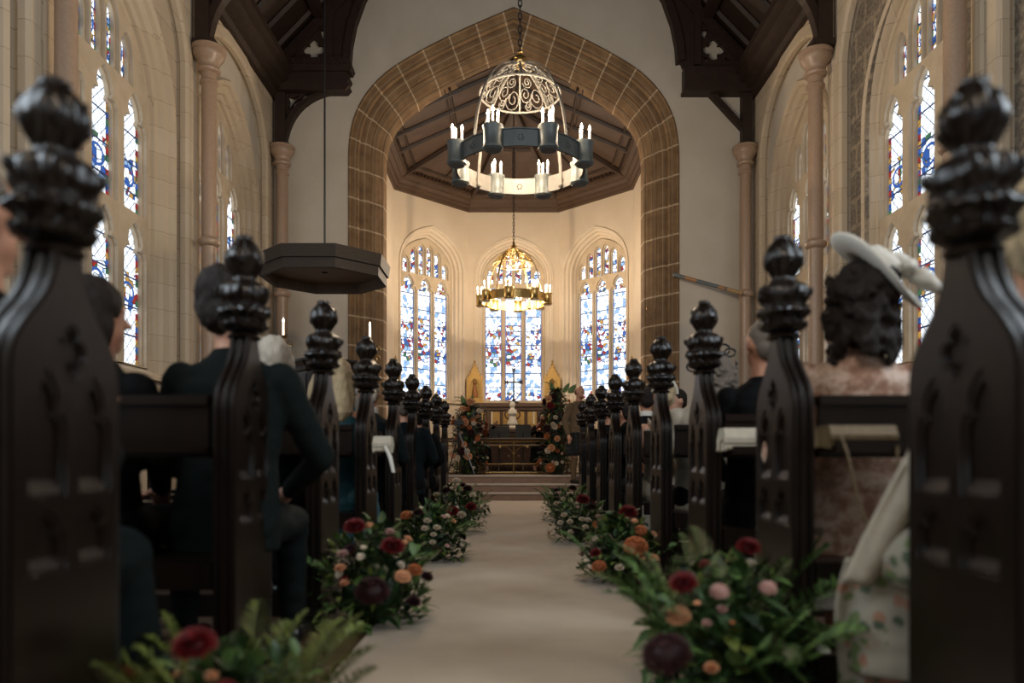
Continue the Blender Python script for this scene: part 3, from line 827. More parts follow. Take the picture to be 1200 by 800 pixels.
# ------------------------------------------------------------------ chandeliers
def chandelier(name, label, loc, m_ring, m_in, m_crown, m_fin, rot, s, ztop, power, scroll=True):
    t = thing(name, label, 'chandelier', loc, 0, 'ring chandeliers'); t.rotation_euler = (0, 0, rot)
    R = 0.72 * s; H = 0.19 * s; seg = 64
    mb = MB(); mb.lathe([(R, 0), (R + .018 * s, 0.0), (R + .018 * s, .012), (R + .006, .016), (R + .006, H - .016), (R + .018 * s, H - .012), (R + .018 * s, H), (R, H)], seg=seg, cap=False)
    # six-lobed rosettes on the outside between the cups
    for k in range(8):
        a = 2 * PI * k / 8
        for q in range(6):
            b = 2 * PI * q / 6; aa = a + 0.028 * math.cos(b) / R * 1.0
            mb.ell(((R + .008) * math.cos(aa), (R + .008) * math.sin(aa), H / 2 + .028 * math.sin(b)), (.011, .011, .011), 6, 4)
    ring = mb.build('ring', m_ring, t)
    mb = MB(); mb.lathe([(R - .001, 0.002), (R - .010, 0.0), (R - .010, H), (R - .001, H)], seg=seg, cap=False); mb.build('inner_face', m_in, ring)
    for k in range(8):
        a = 2 * PI * k / 8; mb = MB()
        for q in range(6):
            b = 2 * PI * q / 6; aa = a + 0.028 * math.cos(b) / R
            mb.ell(((R - .011) * math.cos(aa), (R - .011) * math.sin(aa), H / 2 + .028 * math.sin(b)), (.010, .010, .010), 6, 4)
        mb.build('rosette', dark_brass, ring)
    cp = MB(); c = 0.105 * s; h = 0.25 * s
    cp.lathe([(0, -.03 * s), (c * .8, -.03 * s), (c * 1.02, -.01 * s), (c * 1.04, .01 * s), (c * .94, .03 * s), (c * .94, h - .06 * s), (c * 1.04, h - .04 * s), (c * 1.04, h - .022 * s), (c * .9, h - .02 * s), (0, h - .03 * s)], seg=24, cap=False)
    mcup = cp.mesh('candle_cup', m_ring)
    cd = MB(); cd.lathe([(.024, 0), (.03, .006), (.024, .014), (.014, .02), (.014, .03)], seg=10); mbase = cd.mesh('drip_pan', brass)
    cd = MB(); cd.lathe([(.0125, .025), (.0125, .13), (0.0, .131)], seg=10, cap=False); mwax = cd.mesh('candle', candle_wax)
    cd = MB(); cd.lathe([(.006, .13), (.013, .142), (.015, .155), (.010, .175), (.003, .195), (0, .2)], seg=10, cap=False); mfl = cd.mesh('bulb', flame)
    for k in range(8):
        a = 2 * PI * (k + .5) / 8; Rc = R + .035 * s
        cu = link('candle_cup', mcup, t); cu.location = (Rc * math.cos(a), Rc * math.sin(a), -0.01)
        for q in range(3):
            b = a + 2 * PI * (q + .0) / 3 + 0.4; x, y, z = .062 * s * math.cos(b), .062 * s * math.sin(b), h - .03 * s
            ca = link('candle', mwax, cu); ca.location = (x, y, z)
            ca2 = mwax
            ca.scale = (1, 1, 1)
            fl = link('bulb', mfl, cu); fl.location = (x, y, z)
            dp = link('drip_pan', mbase, cu); dp.location = (x, y, z)
        ld = bpy.data.lights.new('candle_light', 'POINT'); ld.energy = power / 11; ld.color = WARM; ld.shadow_soft_size = 0.035
        lo = bpy.data.objects.new('candle_light', ld); COL.objects.link(lo); lo.parent = cu; lo.location = (0, 0, h + .155)
        lo['kind'] = 'helper'
    ld = bpy.data.lights.new('ring_centre_fill', 'POINT'); ld.energy = power / 3; ld.color = WARM; ld.shadow_soft_size = 0.012  # unseen light added mid-ring, standing in for the candles to brighten below
    lo = bpy.data.objects.new('ring_centre_fill', ld); COL.objects.link(lo); lo.parent = t; lo.location = (0, 0, h + .12); lo['kind'] = 'helper'
    # pierced crown cap
    Rc, zc, ht = 0.455 * s, 0.885 * s, 0.33 * s
    mb = MB()
    def cap_pt(a, t):
        r = Rc * (1 - (1 - t) ** 1.25 * 0.0) * t; return Vector((r * math.cos(a), r * math.sin(a), zc + ht * (1 - t ** 1.9)))
    mb.tube([cap_pt(2 * PI * k / 48, 1) for k in range(49)], .013 * s, 6)
    mb.tube([cap_pt(2 * PI * k / 24, .3) for k in range(25)], .010 * s, 6)
    for k in range(8):
        a = 2 * PI * k / 8; mb.tube([cap_pt(a, t / 8) for t in range(1, 9)], .012 * s, 6)
    if scroll:
        for k in range(8):
            a0 = 2 * PI * (k + .5) / 8
            for (da, tt, rr, dirn) in ((-.17, .80, .088, 1), (.19, .72, .07, -1), (0.02, .5, .055, 1), (.14, .9, .04, 1)):
                pts = []
                for i in range(22):
                    th = i * 0.52; r = rr * s * (1 - i / 26)
                    aa = a0 + da + dirn * r * math.cos(th) / (Rc * tt); t2 = min(0.99, tt + r * math.sin(th) / Rc); pts.append(cap_pt(aa, t2))
                mb.tube(pts, .0065 * s, 5)
    mb.build('crown', m_crown, t)
    for k in range(4):
        a = 2 * PI * (k + .5) / 4 + PI / 8 * 0
        pts = []
        for i in range(15):
            q = i / 14
            r = .03 + (R - .02 - .03) * math.sin(q * PI / 2) ** 0.9; z = zc + ht - (zc + ht - 0.02) * (1 - math.cos(q * PI / 2)) ** 0.95
            pts.append((r * math.cos(a), r * math.sin(a), z))
        mb = MB(); n = len(pts)
        ca, sa = -math.sin(a), math.cos(a); wv = .018 * s; th = .006
        vs = []
        for i, p in enumerate(pts):
            d = Vector(pts[min(i + 1, n - 1)]) - Vector(pts[max(i - 1, 0)]); nn = d.cross(Vector((ca, sa, 0))).normalized()
            for e, f_ in ((-1, -1), (1, -1), (1, 1), (-1, 1)): vs.append(Vector(p) + Vector((ca, sa, 0)) * wv * e + nn * th * f_)
        fs = [(i * 4 + j, i * 4 + (j + 1) % 4, i * 4 + 4 + (j + 1) % 4, i * 4 + 4 + j) for i in range(n - 1) for j in range(4)]
        mb.add(vs, fs); mb.ell((pts[-1][0] * .985, pts[-1][1] * .985, .03), (.03, .03, .03), 10, 6); mb.build('strap', m_crown, t)
    mb = MB(); z = zc + ht
    mb.lathe([(.0, -.02), (.075 * s, -.015), (.09 * s, .005), (.075 * s, .02), (.045 * s, .03), (.05 * s, .045), (.075 * s, .06), (.07 * s, .08), (.035 * s, .095), (.025 * s, .12), (.04 * s, .135), (.025 * s, .155), (.014, .17), (0, .19)], (0, 0, z), 20, cap=False)
    mb.build('finial', m_fin, t)
    mb = MB(); z0 = z + .18; n = int((ztop - loc[2] - z0) / 0.075) + 1
    for i in range(n):
        zz = z0 + i * 0.075; pts = []
        for k in range(11):
            a = 2 * PI * k / 10; x = .020 * s * math.cos(a); q = .048 * math.sin(a)
            pts.append((x, 0, zz + q) if i % 2 else (0, x, zz + q))
        mb.tube(pts, .0075 * s, 5, False)
    mb.build('chain', m_fin if m_fin != brass or not scroll else black, t)
    return t
chandelier('ring_chandelier', 'large grey iron ring chandelier with a scrollwork crown, hung in front of the chancel arch', (0.072, 8.52, 4.015), iron, white_iron, white_iron, brass, 0.0, 1.0, 10.6, LAMP_NAVE)
chandelier('ring_chandelier', 'brass ring chandelier with lit candles, hung in front of the middle apse window', (0.0, 16.25, 4.10), brass, brass, brass, brass, 0.25, 0.97, 8.45, LAMP_APSE)

# ------------------------------------------------------------------ pulpit, its sounding board and candles
board_blue = mat('weathered_oak', '#3d342c', '#332b24', rough=0.6, scale=4, stretch=(2, 2, 10), bump=0.03, spec=0.3)
board_brown = mat('brown_oak', '#4a3828', '#5a4531', rough=0.5, scale=4, stretch=(1, 8, 1), bump=0.05)
PD = 10.8
tc = px(380.5, 328, PD)
t = thing('sounding_board', 'octagonal dark wood sounding board hanging on a thin rod above the pulpit', 'sounding board', (tc.x, PD, 3.34))
def octa(R, a0=PI / 8): return [(R * math.cos(a0 + k * PI / 4), R * math.sin(a0 + k * PI / 4)) for k in range(8)]
mb = MB()
def oring(rows):
    n0 = len(mb.v); vs = []; fs = []
    for R, z in rows: vs += [(x, y, z) for x, y in octa(R)]
    for i in range(len(rows) - 1):
        for k in range(8): fs.append((i * 8 + k, i * 8 + (k + 1) % 8, i * 8 + 8 + (k + 1) % 8, i * 8 + 8 + k))
    mb.add(vs, fs)
oring([(.84, -.03), (.90, -.03), (.905, .10), (.935, .105), (.955, .27), (.93, .28), (.6, .34), (.05, .40)])
mb.build('rim', board_blue, t, 0)
mb = MB(); oring([(.84, -.03), (.83, .10), (.05, .10)]); mb.build('underside', board_brown, t, 0)
mb = MB(); mb.tube([(0, 0, .36), (0, 0, 6.9)], .014, 8); mb.lathe([(.07, .38), (.05, .42), (.02, .46)], seg=12)
mb.tube([(-.12, 0, .38), (-.06, 0, .42), (0, 0, .5)], .01, 6); mb.tube([(.12, 0, .38), (.06, 0, .42), (0, 0, .5)], .01, 6)
mb.build('hanging_rod', black, t)

t = thing('pulpit', 'dark carved octagonal wooden pulpit below the sounding board', 'pulpit', (tc.x + .02, PD, 0))
mb = MB(); oring([(.5, 1.08), (.46, 1.12), (.46, 1.2), (.435, 1.22), (.435, 1.98), (.46, 2.0), (.47, 2.05), (.52, 2.09), (.54, 2.12), (.54, 2.15), (.42, 2.15), (.42, 1.2), (.0, 1.2)])
b = mb.build('body', dark_oak, t, 0)
mb = MB()
for k in range(8):
    a = k * PI / 4; M = Matrix.Rotation(a, 4, 'Z') @ Matrix.Translation((.435 * math.cos(PI / 8), 0, 0)); s0 = len(mb.v)
    hs = [lancet(-.075, .055, 1.32, 1.72, 0, True), lancet(.075, .055, 1.32, 1.72, 0, True), quatrefoil(0, 1.84, .07)]
    mb.poly([(-.165, 1.26), (.165, 1.26), (.165, 1.95), (-.165, 1.95)], -.005, .018, 'yz', hs); mb.xf(M, s0)
mb.build('tracery_panels', dark_oak, t, 0)
mb = MB(); mb.lathe([(.30, 0), (.30, .1), (.2, .16), (.13, .3), (.13, .8), (.2, .95), (.42, 1.08), (.45, 1.1)], seg=8); mb.build('stem', dark_oak, t, 20)
def sconce(label, p, flip, arm=0, nm='candle_bracket'):
    t = thing(nm, label, 'candle', p, 0, 'lit candles beside the pulpit')
    mb = MB(); s = flip
    mb.tube([(0, 0, -.42), (0, 0, -.25), (0, 0, -.04)], .012, 8)
    mb.lathe([(.045, -.45), (.05, -.43), (.02, -.40), (.015, -.38)], seg=12)
    for q in (0, 1):
        pts = []
        for i in range(18):
            th = i * .42; r = .07 * (1 - i / 22); pts.append((s * (.08 + r * math.cos(th)) , 0, -.14 - q * .14 + r * math.sin(th)))
        mb.tube([(0, 0, -.1 - q * .1)] + pts, .008, 6)
    mb.lathe([(.01, -.05), (.045, -.03), (.055, -.005), (.04, .0), (.02, .0)], seg=14)
    if arm: mb.tube([(0, 0, -.42), (arm * .5, 0, -.40), (arm, 0, -.46)], .012, 8)
    mb.build('bracket', brass, t)
    mb = MB(); mb.lathe([(.017, -.01), (.017, .19), (0, .192)], seg=12, cap=False); mb.build('candle', candle_wax, t)
    mb = MB(); mb.lathe([(.004, .19), (.013, .205), (.014, .22), (.006, .245), (0, .26)], seg=10, cap=False); mb.build('flame', flame, t)
p = px(332, 393, PD + .1); sconce('lit candle on a scrolled brass bracket at the left of the pulpit', (p.x, p.y, p.z), 1, .2)
p = px(433.5, 398, PD + .1); sconce('lit candle on a scrolled brass bracket at the right of the pulpit', (p.x, p.y, p.z), 1, -.22)
# ------------------------------------------------------------------ banner pole
bp = NT('striped_pole'); sx_ = bp.n('SeparateXYZ'); bp.l(bp.coords(), sx_.inputs[0])
bp.l(bp.ramp(bp.math('DIVIDE', sx_.outputs[0], 1.3), [(0, S('#6a6f6c')), (.14, S('#a87a52')), (.31, S('#60686a')), (.62, S('#a0764f')), (.7, S('#6a6052')), (.74, S('#a3855a'))], 'CONSTANT'), bp.b.inputs['Base Color'])
a = px(791, 322, 13.72); b = px(868, 343, 13.45); mb = MB(); L = (b - a).length
mb.tube([(0, 0, 0), (L, 0, 0)], .035, 10); mb.ell((0, 0, 0), (.04, .04, .04)); mb.ell((L, 0, 0), (.04, .04, .04))
o = mb.build('banner_pole', bp.m); o.location = a; o.rotation_euler = Vector((1, 0, 0)).rotation_difference(b - a).to_euler()
tag(o, 'striped grey and tan pole slanting between the chancel arch and the corner shaft', 'pole')

# ------------------------------------------------------------------ altar, reredos, shrines, cross, rail
oak2 = mat('altar_oak', '#5a4029', '#4a331f', rough=0.5, scale=4, stretch=(1, 1, 6), bump=0.05)
linen = mat('white_linen', '#d8d4ca', '#cdc8bc', rough=0.85, scale=10)
t = thing('reredos', 'dark oak reredos shelf with gilded panels under the middle apse window', 'reredos', (0, 18.45, .45))
mb = MB(); mb.box(-1.15, 1.15, -.1, .35, 0, 1.62); mb.box(-1.2, 1.2, -.2, .4, 1.56, 1.66); mb.box(-1.17, 1.17, -.16, .4, 1.48, 1.56); mb.box(-1.17, 1.17, -.16, .4, .98, 1.06)
for x in (-1.13, -.62, .62, 1.13): mb.box(x - .05, x + .05, -.15, 0, 1.0, 1.55)
for x in (-.3, .3): mb.box(x - .03, x + .03, -.13, 0, 1.0, 1.55)
bevel(mb.build('case', oak2, t, 0), .01)
for x0, x1 in ((-1.05, -.70), (-.56, -.34), (-.26, .26), (.34, .56), (.70, 1.05)):
    mb = MB(); mb.box(x0, x1, -.12, -.09, 1.09, 1.45)
    for k in range(3):
        c = x0 + (x1 - x0) * (k + .5) / 3; mb.poly(lancet(c, (x1 - x0) / 7, 1.12, 1.42), -.135, -.118)
    mb.build('gilded_panel', gold, t, 0)
t = thing('altar', 'oak altar table behind the brass rail, below the gilded panels', 'altar', (0, 17.7, .45))
mb = MB(); mb.box(-.95, .95, -.35, .3, .92, 1.0); mb.box(-.9, .9, -.28, .25, .82, .92); bevel(mb.build('table_top', oak2, t, 0), .01)
for x in (-.82, .82):
    for y in (-.22, .2):
        mb = MB(); mb.lathe([(.06, 0), (.06, .1), (.04, .14), (.05, .4), (.035, .5), (.05, .7), (.06, .82)], (x, y, 0), 10); mb.build('leg', oak2, t)
mb = MB(); mb.box(-.8, .8, .15, .2, .1, .8); mb.build('back_panel', oak2, t, 0)
# cross
c = px(602, 475, 18.4)
t = thing('altar_cross', 'dark metal altar cross with flared ends in front of the middle window', 'cross', (0, 18.42, 2.11))
mb = MB(); mb.lathe([(.12, 0), (.12, .03), (.07, .05), (.03, .09), (.02, .12)], seg=16); mb.box(-.018, .018, -.012, .012, .1, .80); mb.box(-.17, .17, -.012, .012, .50, .535)
for x, z in ((-.18, .517), (.18, .517), (0, .82)):
    for dx, dz in ((0, 0), (.025, .025), (-.025, .025), (.025, -.025), (-.025, -.025)): mb.ell((x + dx, 0, z + dz), (.022, .014, .022), 8, 6)
mb.build('cross', dark_oak, t)
# white stone figure on the altar
t = thing('stone_figure', 'small white carved figure with rounded wings standing on the altar', 'statue', (-.03, 17.62, 1.45))
mb = MB(); mb.lathe([(.12, 0), (.13, .04), (.10, .07), (.12, .12), (.09, .22), (.075, .3), (.11, .36), (.10, .43), (.05, .48), (.045, .5), (.065, .54), (.07, .58), (.05, .63), (0, .65)], seg=18, cap=False,
        mod=lambda th, z: 1 + .05 * math.sin(6 * th + z * 9))
mb.build('body', linen, t)
for s in (-1, 1):
    mb = MB(); pts = [(s * (.05 + .13 * math.sin(q * PI / 8)), .03, .20 + .035 * q) for q in range(9)]; mb.tube(pts, [.02] * 9, 8); mb.build('wing', oak2, t)
for k, x in enumerate((-.52, .48)):
    t = thing('altar_candle', 'tall thin white candle at the %s end of the altar, unlit' % ('left', 'right')[k], 'candle', (x, 17.9, 1.45))
    mb = MB(); mb.lathe([(.05, 0), (.055, .02), (.02, .04), (.016, .1), (.03, .12)], seg=12); mb.build('holder', brass, t)
    mb = MB(); mb.lathe([(.016, .1), (.016, .42), (.003, .43)], seg=10); mb.build('candle', linen, t)
def shrine(label, loc, rz, w=.20, h=.85, base=1.0):
    t = thing('gilded_shrine', label, 'shrine', loc, rz, 'gilded gabled shrines on the apse walls')
    mb = MB(); o = [(-w, 0), (w, 0), (w, h * .62), (0, h * 1.08), (-w, h * .62)]
    mb.poly(o, -.10, 0.0, holes=[lancet(0, w * .62, .08, h * .66, 0, False)]); mb.poly(o, -.02, 0.02)
    for s in (-1, 1):
        mb.box(s * w - .025, s * w + .025, -.14, 0, -.03, h * .66); mb.lathe([(.03, 0), (.012, .06), (0, .18)], (s * w, -.07, h * .66), 6)
    for i in range(5):
        for s in (-1, 1): q = (i + .5) / 5; mb.ell((s * w * (1 - q), -.06, h * (.64 + .46 * q)), (.03, .04, .03), 6, 4)
    mb.lathe([(.03, 0), (.015, .05), (.03, .08), (0, .14)], (0, -.06, h * 1.06), 6); mb.box(-w - .04, w + .04, -.15, .02, -.06, 0)
    mb.build('case', gold, t, 25)
    mb = MB(); mb.lathe([(.07, .09), (.075, .2), (.05, .33), (.04, .38), (.02, .41), (.045, .44), (.045, .49), (0, .52)], (0, -.045, 0), 12, cap=False); mb.build('figure', mat('figure_paint', '#9c6a3a', '#7b4b2a', rough=.6, scale=20), t)
p = px(556.5, 470, 18.9); shrine('gilded gabled shrine left of the middle apse window', (p.x, 18.92, p.z), 0, .18, .86)
p = px(647, 470, 18.9); shrine('gilded gabled shrine right of the middle apse window', (p.x, 18.92, p.z), 0, .18, .86)
shrine('gilded shrine on the left chancel wall, half hidden by the arch', (-2.72, 16.9, 2.1), PI / 2, .18, .8)
shrine('gilded shrine on the right chancel wall, half hidden by the arch', (2.72, 16.9, 2.1), -PI / 2, .18, .8)
t = thing('altar_rail', 'low brass communion rail with curved braces across the chancel', 'rail', (0, 15.3, .45))
mb = MB(); mb.box(-2.2, 2.2, -.06, .06, .69, .73); bevel(mb.build('handrail', oak2, t, 0), .01)
mb = MB(); mb.tube([(-2.2, 0, .66), (2.2, 0, .66)], .022, 8); mb.tube([(-2.2, 0, .58), (2.2, 0, .58)], .012, 8); mb.tube([(-2.2, 0, .2), (2.2, 0, .2)], .014, 8); mb.tube([(-2.2, 0, .02), (2.2, 0, .02)], .02, 8)
mb.build('bars', brass, t)
for x in (-2.2, -1.1, 0, 1.1, 2.2):
    mb = MB(); mb.tube([(x, 0, 0), (x, 0, .68)], .02, 8); mb.ell((x, 0, .4), (.03, .03, .03)); mb.ell((x, 0, .2), (.03, .03, .03))
    for s in (-1, 1):
        mb.tube([(x, 0, .36), (x + s * .04, 0, .46), (x + s * .13, 0, .54), (x + s * .28, 0, .57)], .010, 6)
        mb.ell((x + s * .28, 0, .55), (.03, .02, .035), 8, 6); mb.ell((x + s * .1, 0, .36), (.02, .02, .02), 8, 6)
    mb.build('post', brass, t)
# ------------------------------------------------------------------ flowers
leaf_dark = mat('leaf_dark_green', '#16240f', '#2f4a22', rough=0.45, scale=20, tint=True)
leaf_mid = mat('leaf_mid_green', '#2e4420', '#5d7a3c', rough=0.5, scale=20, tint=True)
leaf_lime = mat('leaf_yellow_green', '#3c4717', '#6e7933', rough=0.55, scale=20, tint=True)
leaf_rust = mat('leaf_rust', '#3d1612', '#7a3a20', rough=0.6, scale=20, tint=True)
pet_red = mat('petal_deep_red', '#4a060a', '#7d0d12', rough=0.6, scale=20, tint=True)
pet_burg = mat('petal_burgundy', '#1f0709', '#3d1013', rough=0.6, scale=20, tint=True)
pet_peach = mat('petal_peach', '#c98f68', '#e6b48a', rough=0.6, scale=20, tint=True)
pet_cream = mat('petal_cream', '#cbbba4', '#e2d5c0', rough=0.6, scale=20, tint=True)
pet_pink = mat('petal_blush', '#b08a80', '#d0aaa0', rough=0.6, scale=20, tint=True)
pet_rust = mat('petal_rust_orange', '#96502a', '#c67a48', rough=0.6, scale=20, tint=True)
stem_m = mat('stem_green', '#2c3a1c', '#3c4b26', rough=0.6)

def blade(mb, p, d, up, L, W, tint=0.5, droop=0.2, seg=3, fold=0.15):
    d = d.normalized(); s = d.cross(up)
    s = s.normalized() if s.length > 1e-4 else Vector((1, 0, 0)); n = s.cross(d).normalized()
    vs = []
    for i in range(seg + 1):
        t = i / seg; wd = W * math.sin(PI * min(1, (0.08 + 0.92 * t) ** 0.8)) * 0.5 if i < seg else 0
        c = p + d * L * t - Vector((0, 0, 1)) * droop * L * t * t
        vs += [c - s * wd + n * fold * wd, c, c + s * wd + n * fold * wd]
    fs = []
    for i in range(seg):
        a = i * 3; fs += [(a, a + 1, a + 4, a + 3), (a + 1, a + 2, a + 5, a + 4)]
    mb.add(vs, fs, tint)
def petal_ball(n, rings, L, W, r0, cup, seed, zs=0.8):
    """layered petals on a dome; unit radius about 1"""
    rnd = random.Random(seed); mb = MB()
    mb.ell((0, 0, -.02), (max(.45, r0 * .97),) * 2 + (r0 * .93 * zs + .05,), 14, 9)
    for k in range(rings):
        q = (k + .5) / rings; el = (1 - q) * PI / 2 * 1.0 - 0.25; m = max(4, int(n * math.cos(max(0, el)) / rings * 1.6))
        for i in range(m):
            th = 2 * PI * (i + .5 * (k % 2) + rnd.uniform(-.12, .12)) / m
            d = Vector((math.cos(th) * math.cos(el), math.sin(th) * math.cos(el), math.sin(el) * zs))
            p = d * r0; up = Vector((0, 0, 1)) if el < 1.2 else Vector((math.cos(th), math.sin(th), 0.2))
            blade(mb, p, (d + Vector((0, 0, cup))).normalized(), -up if cup < 0 else up, L * (0.8 + .3 * q), W, rnd.uniform(0, 1), 0.0, 2, 0.5)
    return mb
B = {}
def bloom_mesh(kind, m):
    key = (kind, m.name)
    if key not in B:
        if kind == 'dahlia': mb = petal_ball(110, 7, .62, .24, .42, .12, 1)
        elif kind == 'mum': mb = petal_ball(190, 9, .35, .13, .68, .1, 2, 0.9)
        elif kind == 'hydrangea': mb = petal_ball(150, 8, .30, .26, .72, .0, 3, 0.85)
        elif kind == 'rose': mb = petal_ball(34, 5, .62, .62, .30, .45, 4, 0.9)
        else: mb = petal_ball(22, 3, .6, .5, .35, .3, 5, 0.7)
        B[key] = mb.mesh(kind, m, 0)
    return B[key]
def foliage(rnd, rx, ry, h, n, L, W, mb, bias=0.6, droop=.25, tilt=.5, z0=0.0):
    for i in range(n):
        th = rnd.uniform(0, 2 * PI); el = math.asin(rnd.uniform(0, 1) ** 1.0); q = rnd.uniform(bias, 1.0)
        c = Vector((math.cos(th) * math.cos(el) * rx * q, math.sin(th) * math.cos(el) * ry * q, z0 + .03 + math.sin(el) * (h - z0) * q))
        d = Vector((math.cos(th) * math.cos(el), math.sin(th) * math.cos(el), math.sin(el) * .9 + .15)) + Vector((rnd.gauss(0, tilt), rnd.gauss(0, tilt), rnd.gauss(0, tilt)))
        l = L * rnd.uniform(.6, 1.3); p = c - d.normalized() * l * .3
        if p.z < .02: p.z = .02
        dn = d.normalized()
        if p.z + dn.z * l - droop * l < .01: d.z = abs(d.z) + droop
        blade(mb, p, d, Vector((0, 0, 1)), l, W * rnd.uniform(.7, 1.3), rnd.uniform(0, 1), droop)
def fern(mb, rnd, p, d, L, W, n=26, droop=.35, lw=.012):
    d = d.normalized(); s = d.cross(Vector((0, 0, 1)))
    s = s.normalized() if s.length > .01 else Vector((1, 0, 0)); a = rnd.uniform(-.8, .8); s = (Matrix.Rotation(a, 3, d) @ s)
    pts = []
    for i in range(9):
        t = i / 8; pts.append(p + d * L * t - Vector((0, 0, 1)) * droop * L * t * t)
    mb.tube(pts, [.0025 * (1 - .6 * i / 8) for i in range(9)], 3, False)
    for i in range(n):
        t = .12 + .88 * i / n; k = min(7, int(t * 8)); c = pts[k].lerp(pts[k + 1], t * 8 - k); w = W * math.sin(PI * (0.12 + .86 * t)) ** .7
        for sg in (-1, 1):
            blade(mb, c, s * sg + d * .7 + Vector((rnd.gauss(0, .15),) * 3), Vector((0, 0, 1)), w, lw, rnd.uniform(0, 1), .1, 2)
def arrangement(label, x, y, rx, ry, h, blooms, seed, nleaf=230, L=.10, W=.045, ferns=14, fernL=.3, fern_m=None, z=0.0, group='aisle flower arrangements', tall=False, lime=.25, cat='flowers', extra=None):
    t = thing('flower_arrangement', label, cat, (x, y, z), 0, group); rnd = random.Random(seed)
    mb = MB(); foliage(rnd, rx, ry, h, nleaf, L, W, mb); mb.ell((0, 0, h * .30), (rx * .55, ry * .55, h * .30), 10, 7)
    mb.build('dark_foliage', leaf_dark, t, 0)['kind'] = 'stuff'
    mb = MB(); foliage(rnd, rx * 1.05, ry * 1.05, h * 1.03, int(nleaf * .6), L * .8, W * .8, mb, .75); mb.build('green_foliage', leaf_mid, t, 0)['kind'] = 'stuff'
    if lime:
        mb = MB(); foliage(rnd, rx * 1.08, ry * 1.08, h, int(nleaf * lime), L * .8, W * .7, mb, .85); mb.build('yellow_green_foliage', leaf_lime, t, 0)['kind'] = 'stuff'
    if ferns:
        mb = MB()
        for i in range(ferns):
            th = rnd.uniform(0, 2 * PI); q = rnd.uniform(.2, .8); up = rnd.uniform(.5, 1.8)
            fern(mb, rnd, Vector((math.cos(th) * rx * q, math.sin(th) * ry * q, h * rnd.uniform(.25, .6))), Vector((math.cos(th) * .7, math.sin(th) * .7, up)), fernL * rnd.uniform(.6, 1.1), .05 * fernL / .3, 24, .3, .009)
        mb.build('fern_fronds', fern_m or leaf_mid, t, 0)['kind'] = 'stuff'
    for (kind, m, bx, by, r, bd) in blooms:
        # spot of the photograph, depth of the bloom
        p = px(bx, by, bd) - Vector((x, y, z)); me = bloom_mesh(kind, m)
        b = link(kind + '_bloom', me, t); b.location = p; R = r * bd / F; b.scale = (R, R, R)
        out = Vector((p.x * .5, -0.6 * max(rx, .2), .25 + .4 * p.z)).normalized(); b.rotation_euler = out.to_track_quat('Z', 'Y').to_euler()
    for i in range(extra or 0):
        kind, m, r = rnd.choice([('rosebud', pet_cream, .02), ('rosebud', pet_peach, .022), ('rosebud', pet_pink, .02), ('dahlia', pet_burg, .028), ('rosebud', pet_red, .02)])
        th = rnd.uniform(PI, 2 * PI); el = rnd.uniform(.15, 1.3)
        b = link(kind + '_bloom', bloom_mesh(kind, m), t); b.location = (math.cos(th) * math.cos(el) * rx, math.sin(th) * math.cos(el) * ry, .04 + math.sin(el) * h * .95); b.scale = (r * 1.25,) * 3
        out = Vector((math.cos(th) * math.cos(el), math.sin(th) * math.cos(el), math.sin(el) + .2)); b.rotation_euler = out.to_track_quat('Z', 'Y').to_euler()
    return t
D_, M_, H_, R_, S_ = 'dahlia', 'mum', 'hydrangea', 'rose', 'rosebud'
arrangement('blurred aisle flowers at lower left corner with red dahlias and yellow-green ferns', -.70, 1.90, .27, .34, .30,
    [(D_, pet_red, 228, 757, 27, 1.66), (D_, pet_red, 135, 800, 24, 1.70), (R_, pet_peach, 248, 793, 10, 1.68), (S_, pet_peach, 210, 790, 8, 1.72), (D_, pet_red, 262, 812, 18, 1.7)], 11, 150, .10, .04, 36, .34, leaf_lime, lime=.15)
arrangement('aisle flowers left of carpet: two red dahlias above a large dark burgundy bloom', -.66, 3.52, .27, .26, .47,
    [(D_, pet_red, 416, 618, 14, 3.32), (D_, pet_red, 460, 641, 15, 3.28), (M_, pet_burg, 436, 694, 21, 3.2), (R_, pet_pink, 457, 624, 7, 3.35), (R_, pet_pink, 402, 650, 8, 3.3), (R_, pet_peach, 399, 667, 9, 3.28),
     (H_, pet_rust, 486, 668, 9, 3.3), (D_, pet_burg, 500, 676, 8, 3.3), (H_, pet_peach, 472, 676, 10, 3.25), (D_, pet_burg, 485, 705, 9, 3.22), (S_, pet_cream, 426, 642, 5, 3.3), (S_, pet_peach, 474, 636, 5, 3.3), (R_, pet_peach, 404, 684, 7, 3.27)], 12, 260, .10, .045, 16, .32, leaf_mid, extra=8)
arrangement('aisle flowers left of carpet, dense green leaves with small pale roses', -.62, 5.62, .27, .25, .42,
    [(R_, pet_cream, 501, 611, 6, 5.42), (R_, pet_cream, 498, 620, 6, 5.42), (R_, pet_cream, 512, 619, 6, 5.4), (R_, pet_cream, 508, 627, 5, 5.4), (R_, pet_cream, 507, 636, 5, 5.38), (D_, pet_burg, 490, 601, 7, 5.45),
     (H_, pet_rust, 476, 604, 7, 5.5), (D_, pet_burg, 512, 645, 7, 5.36), (S_, pet_pink, 524, 640, 4, 5.38)], 13, 260, .10, .045, 14, .30, extra=10)
arrangement('aisle flowers left of carpet with bright red dahlias and a white rose, near the steps', -.60, 7.72, .30, .27, .50,
    [(D_, pet_red, 530, 600, 9, 7.45), (R_, pet_cream, 541, 604, 7, 7.42), (D_, pet_red, 552, 594, 7, 7.45), (D_, pet_burg, 523, 575, 6, 7.6), (R_, pet_cream, 535, 564, 6, 7.7), (R_, pet_cream, 512, 580, 5, 7.6), (D_, pet_burg, 548, 573, 6, 7.6), (R_, pet_cream, 554, 581, 5, 7.55)], 14, 240, .09, .04, 20, .34, extra=10)
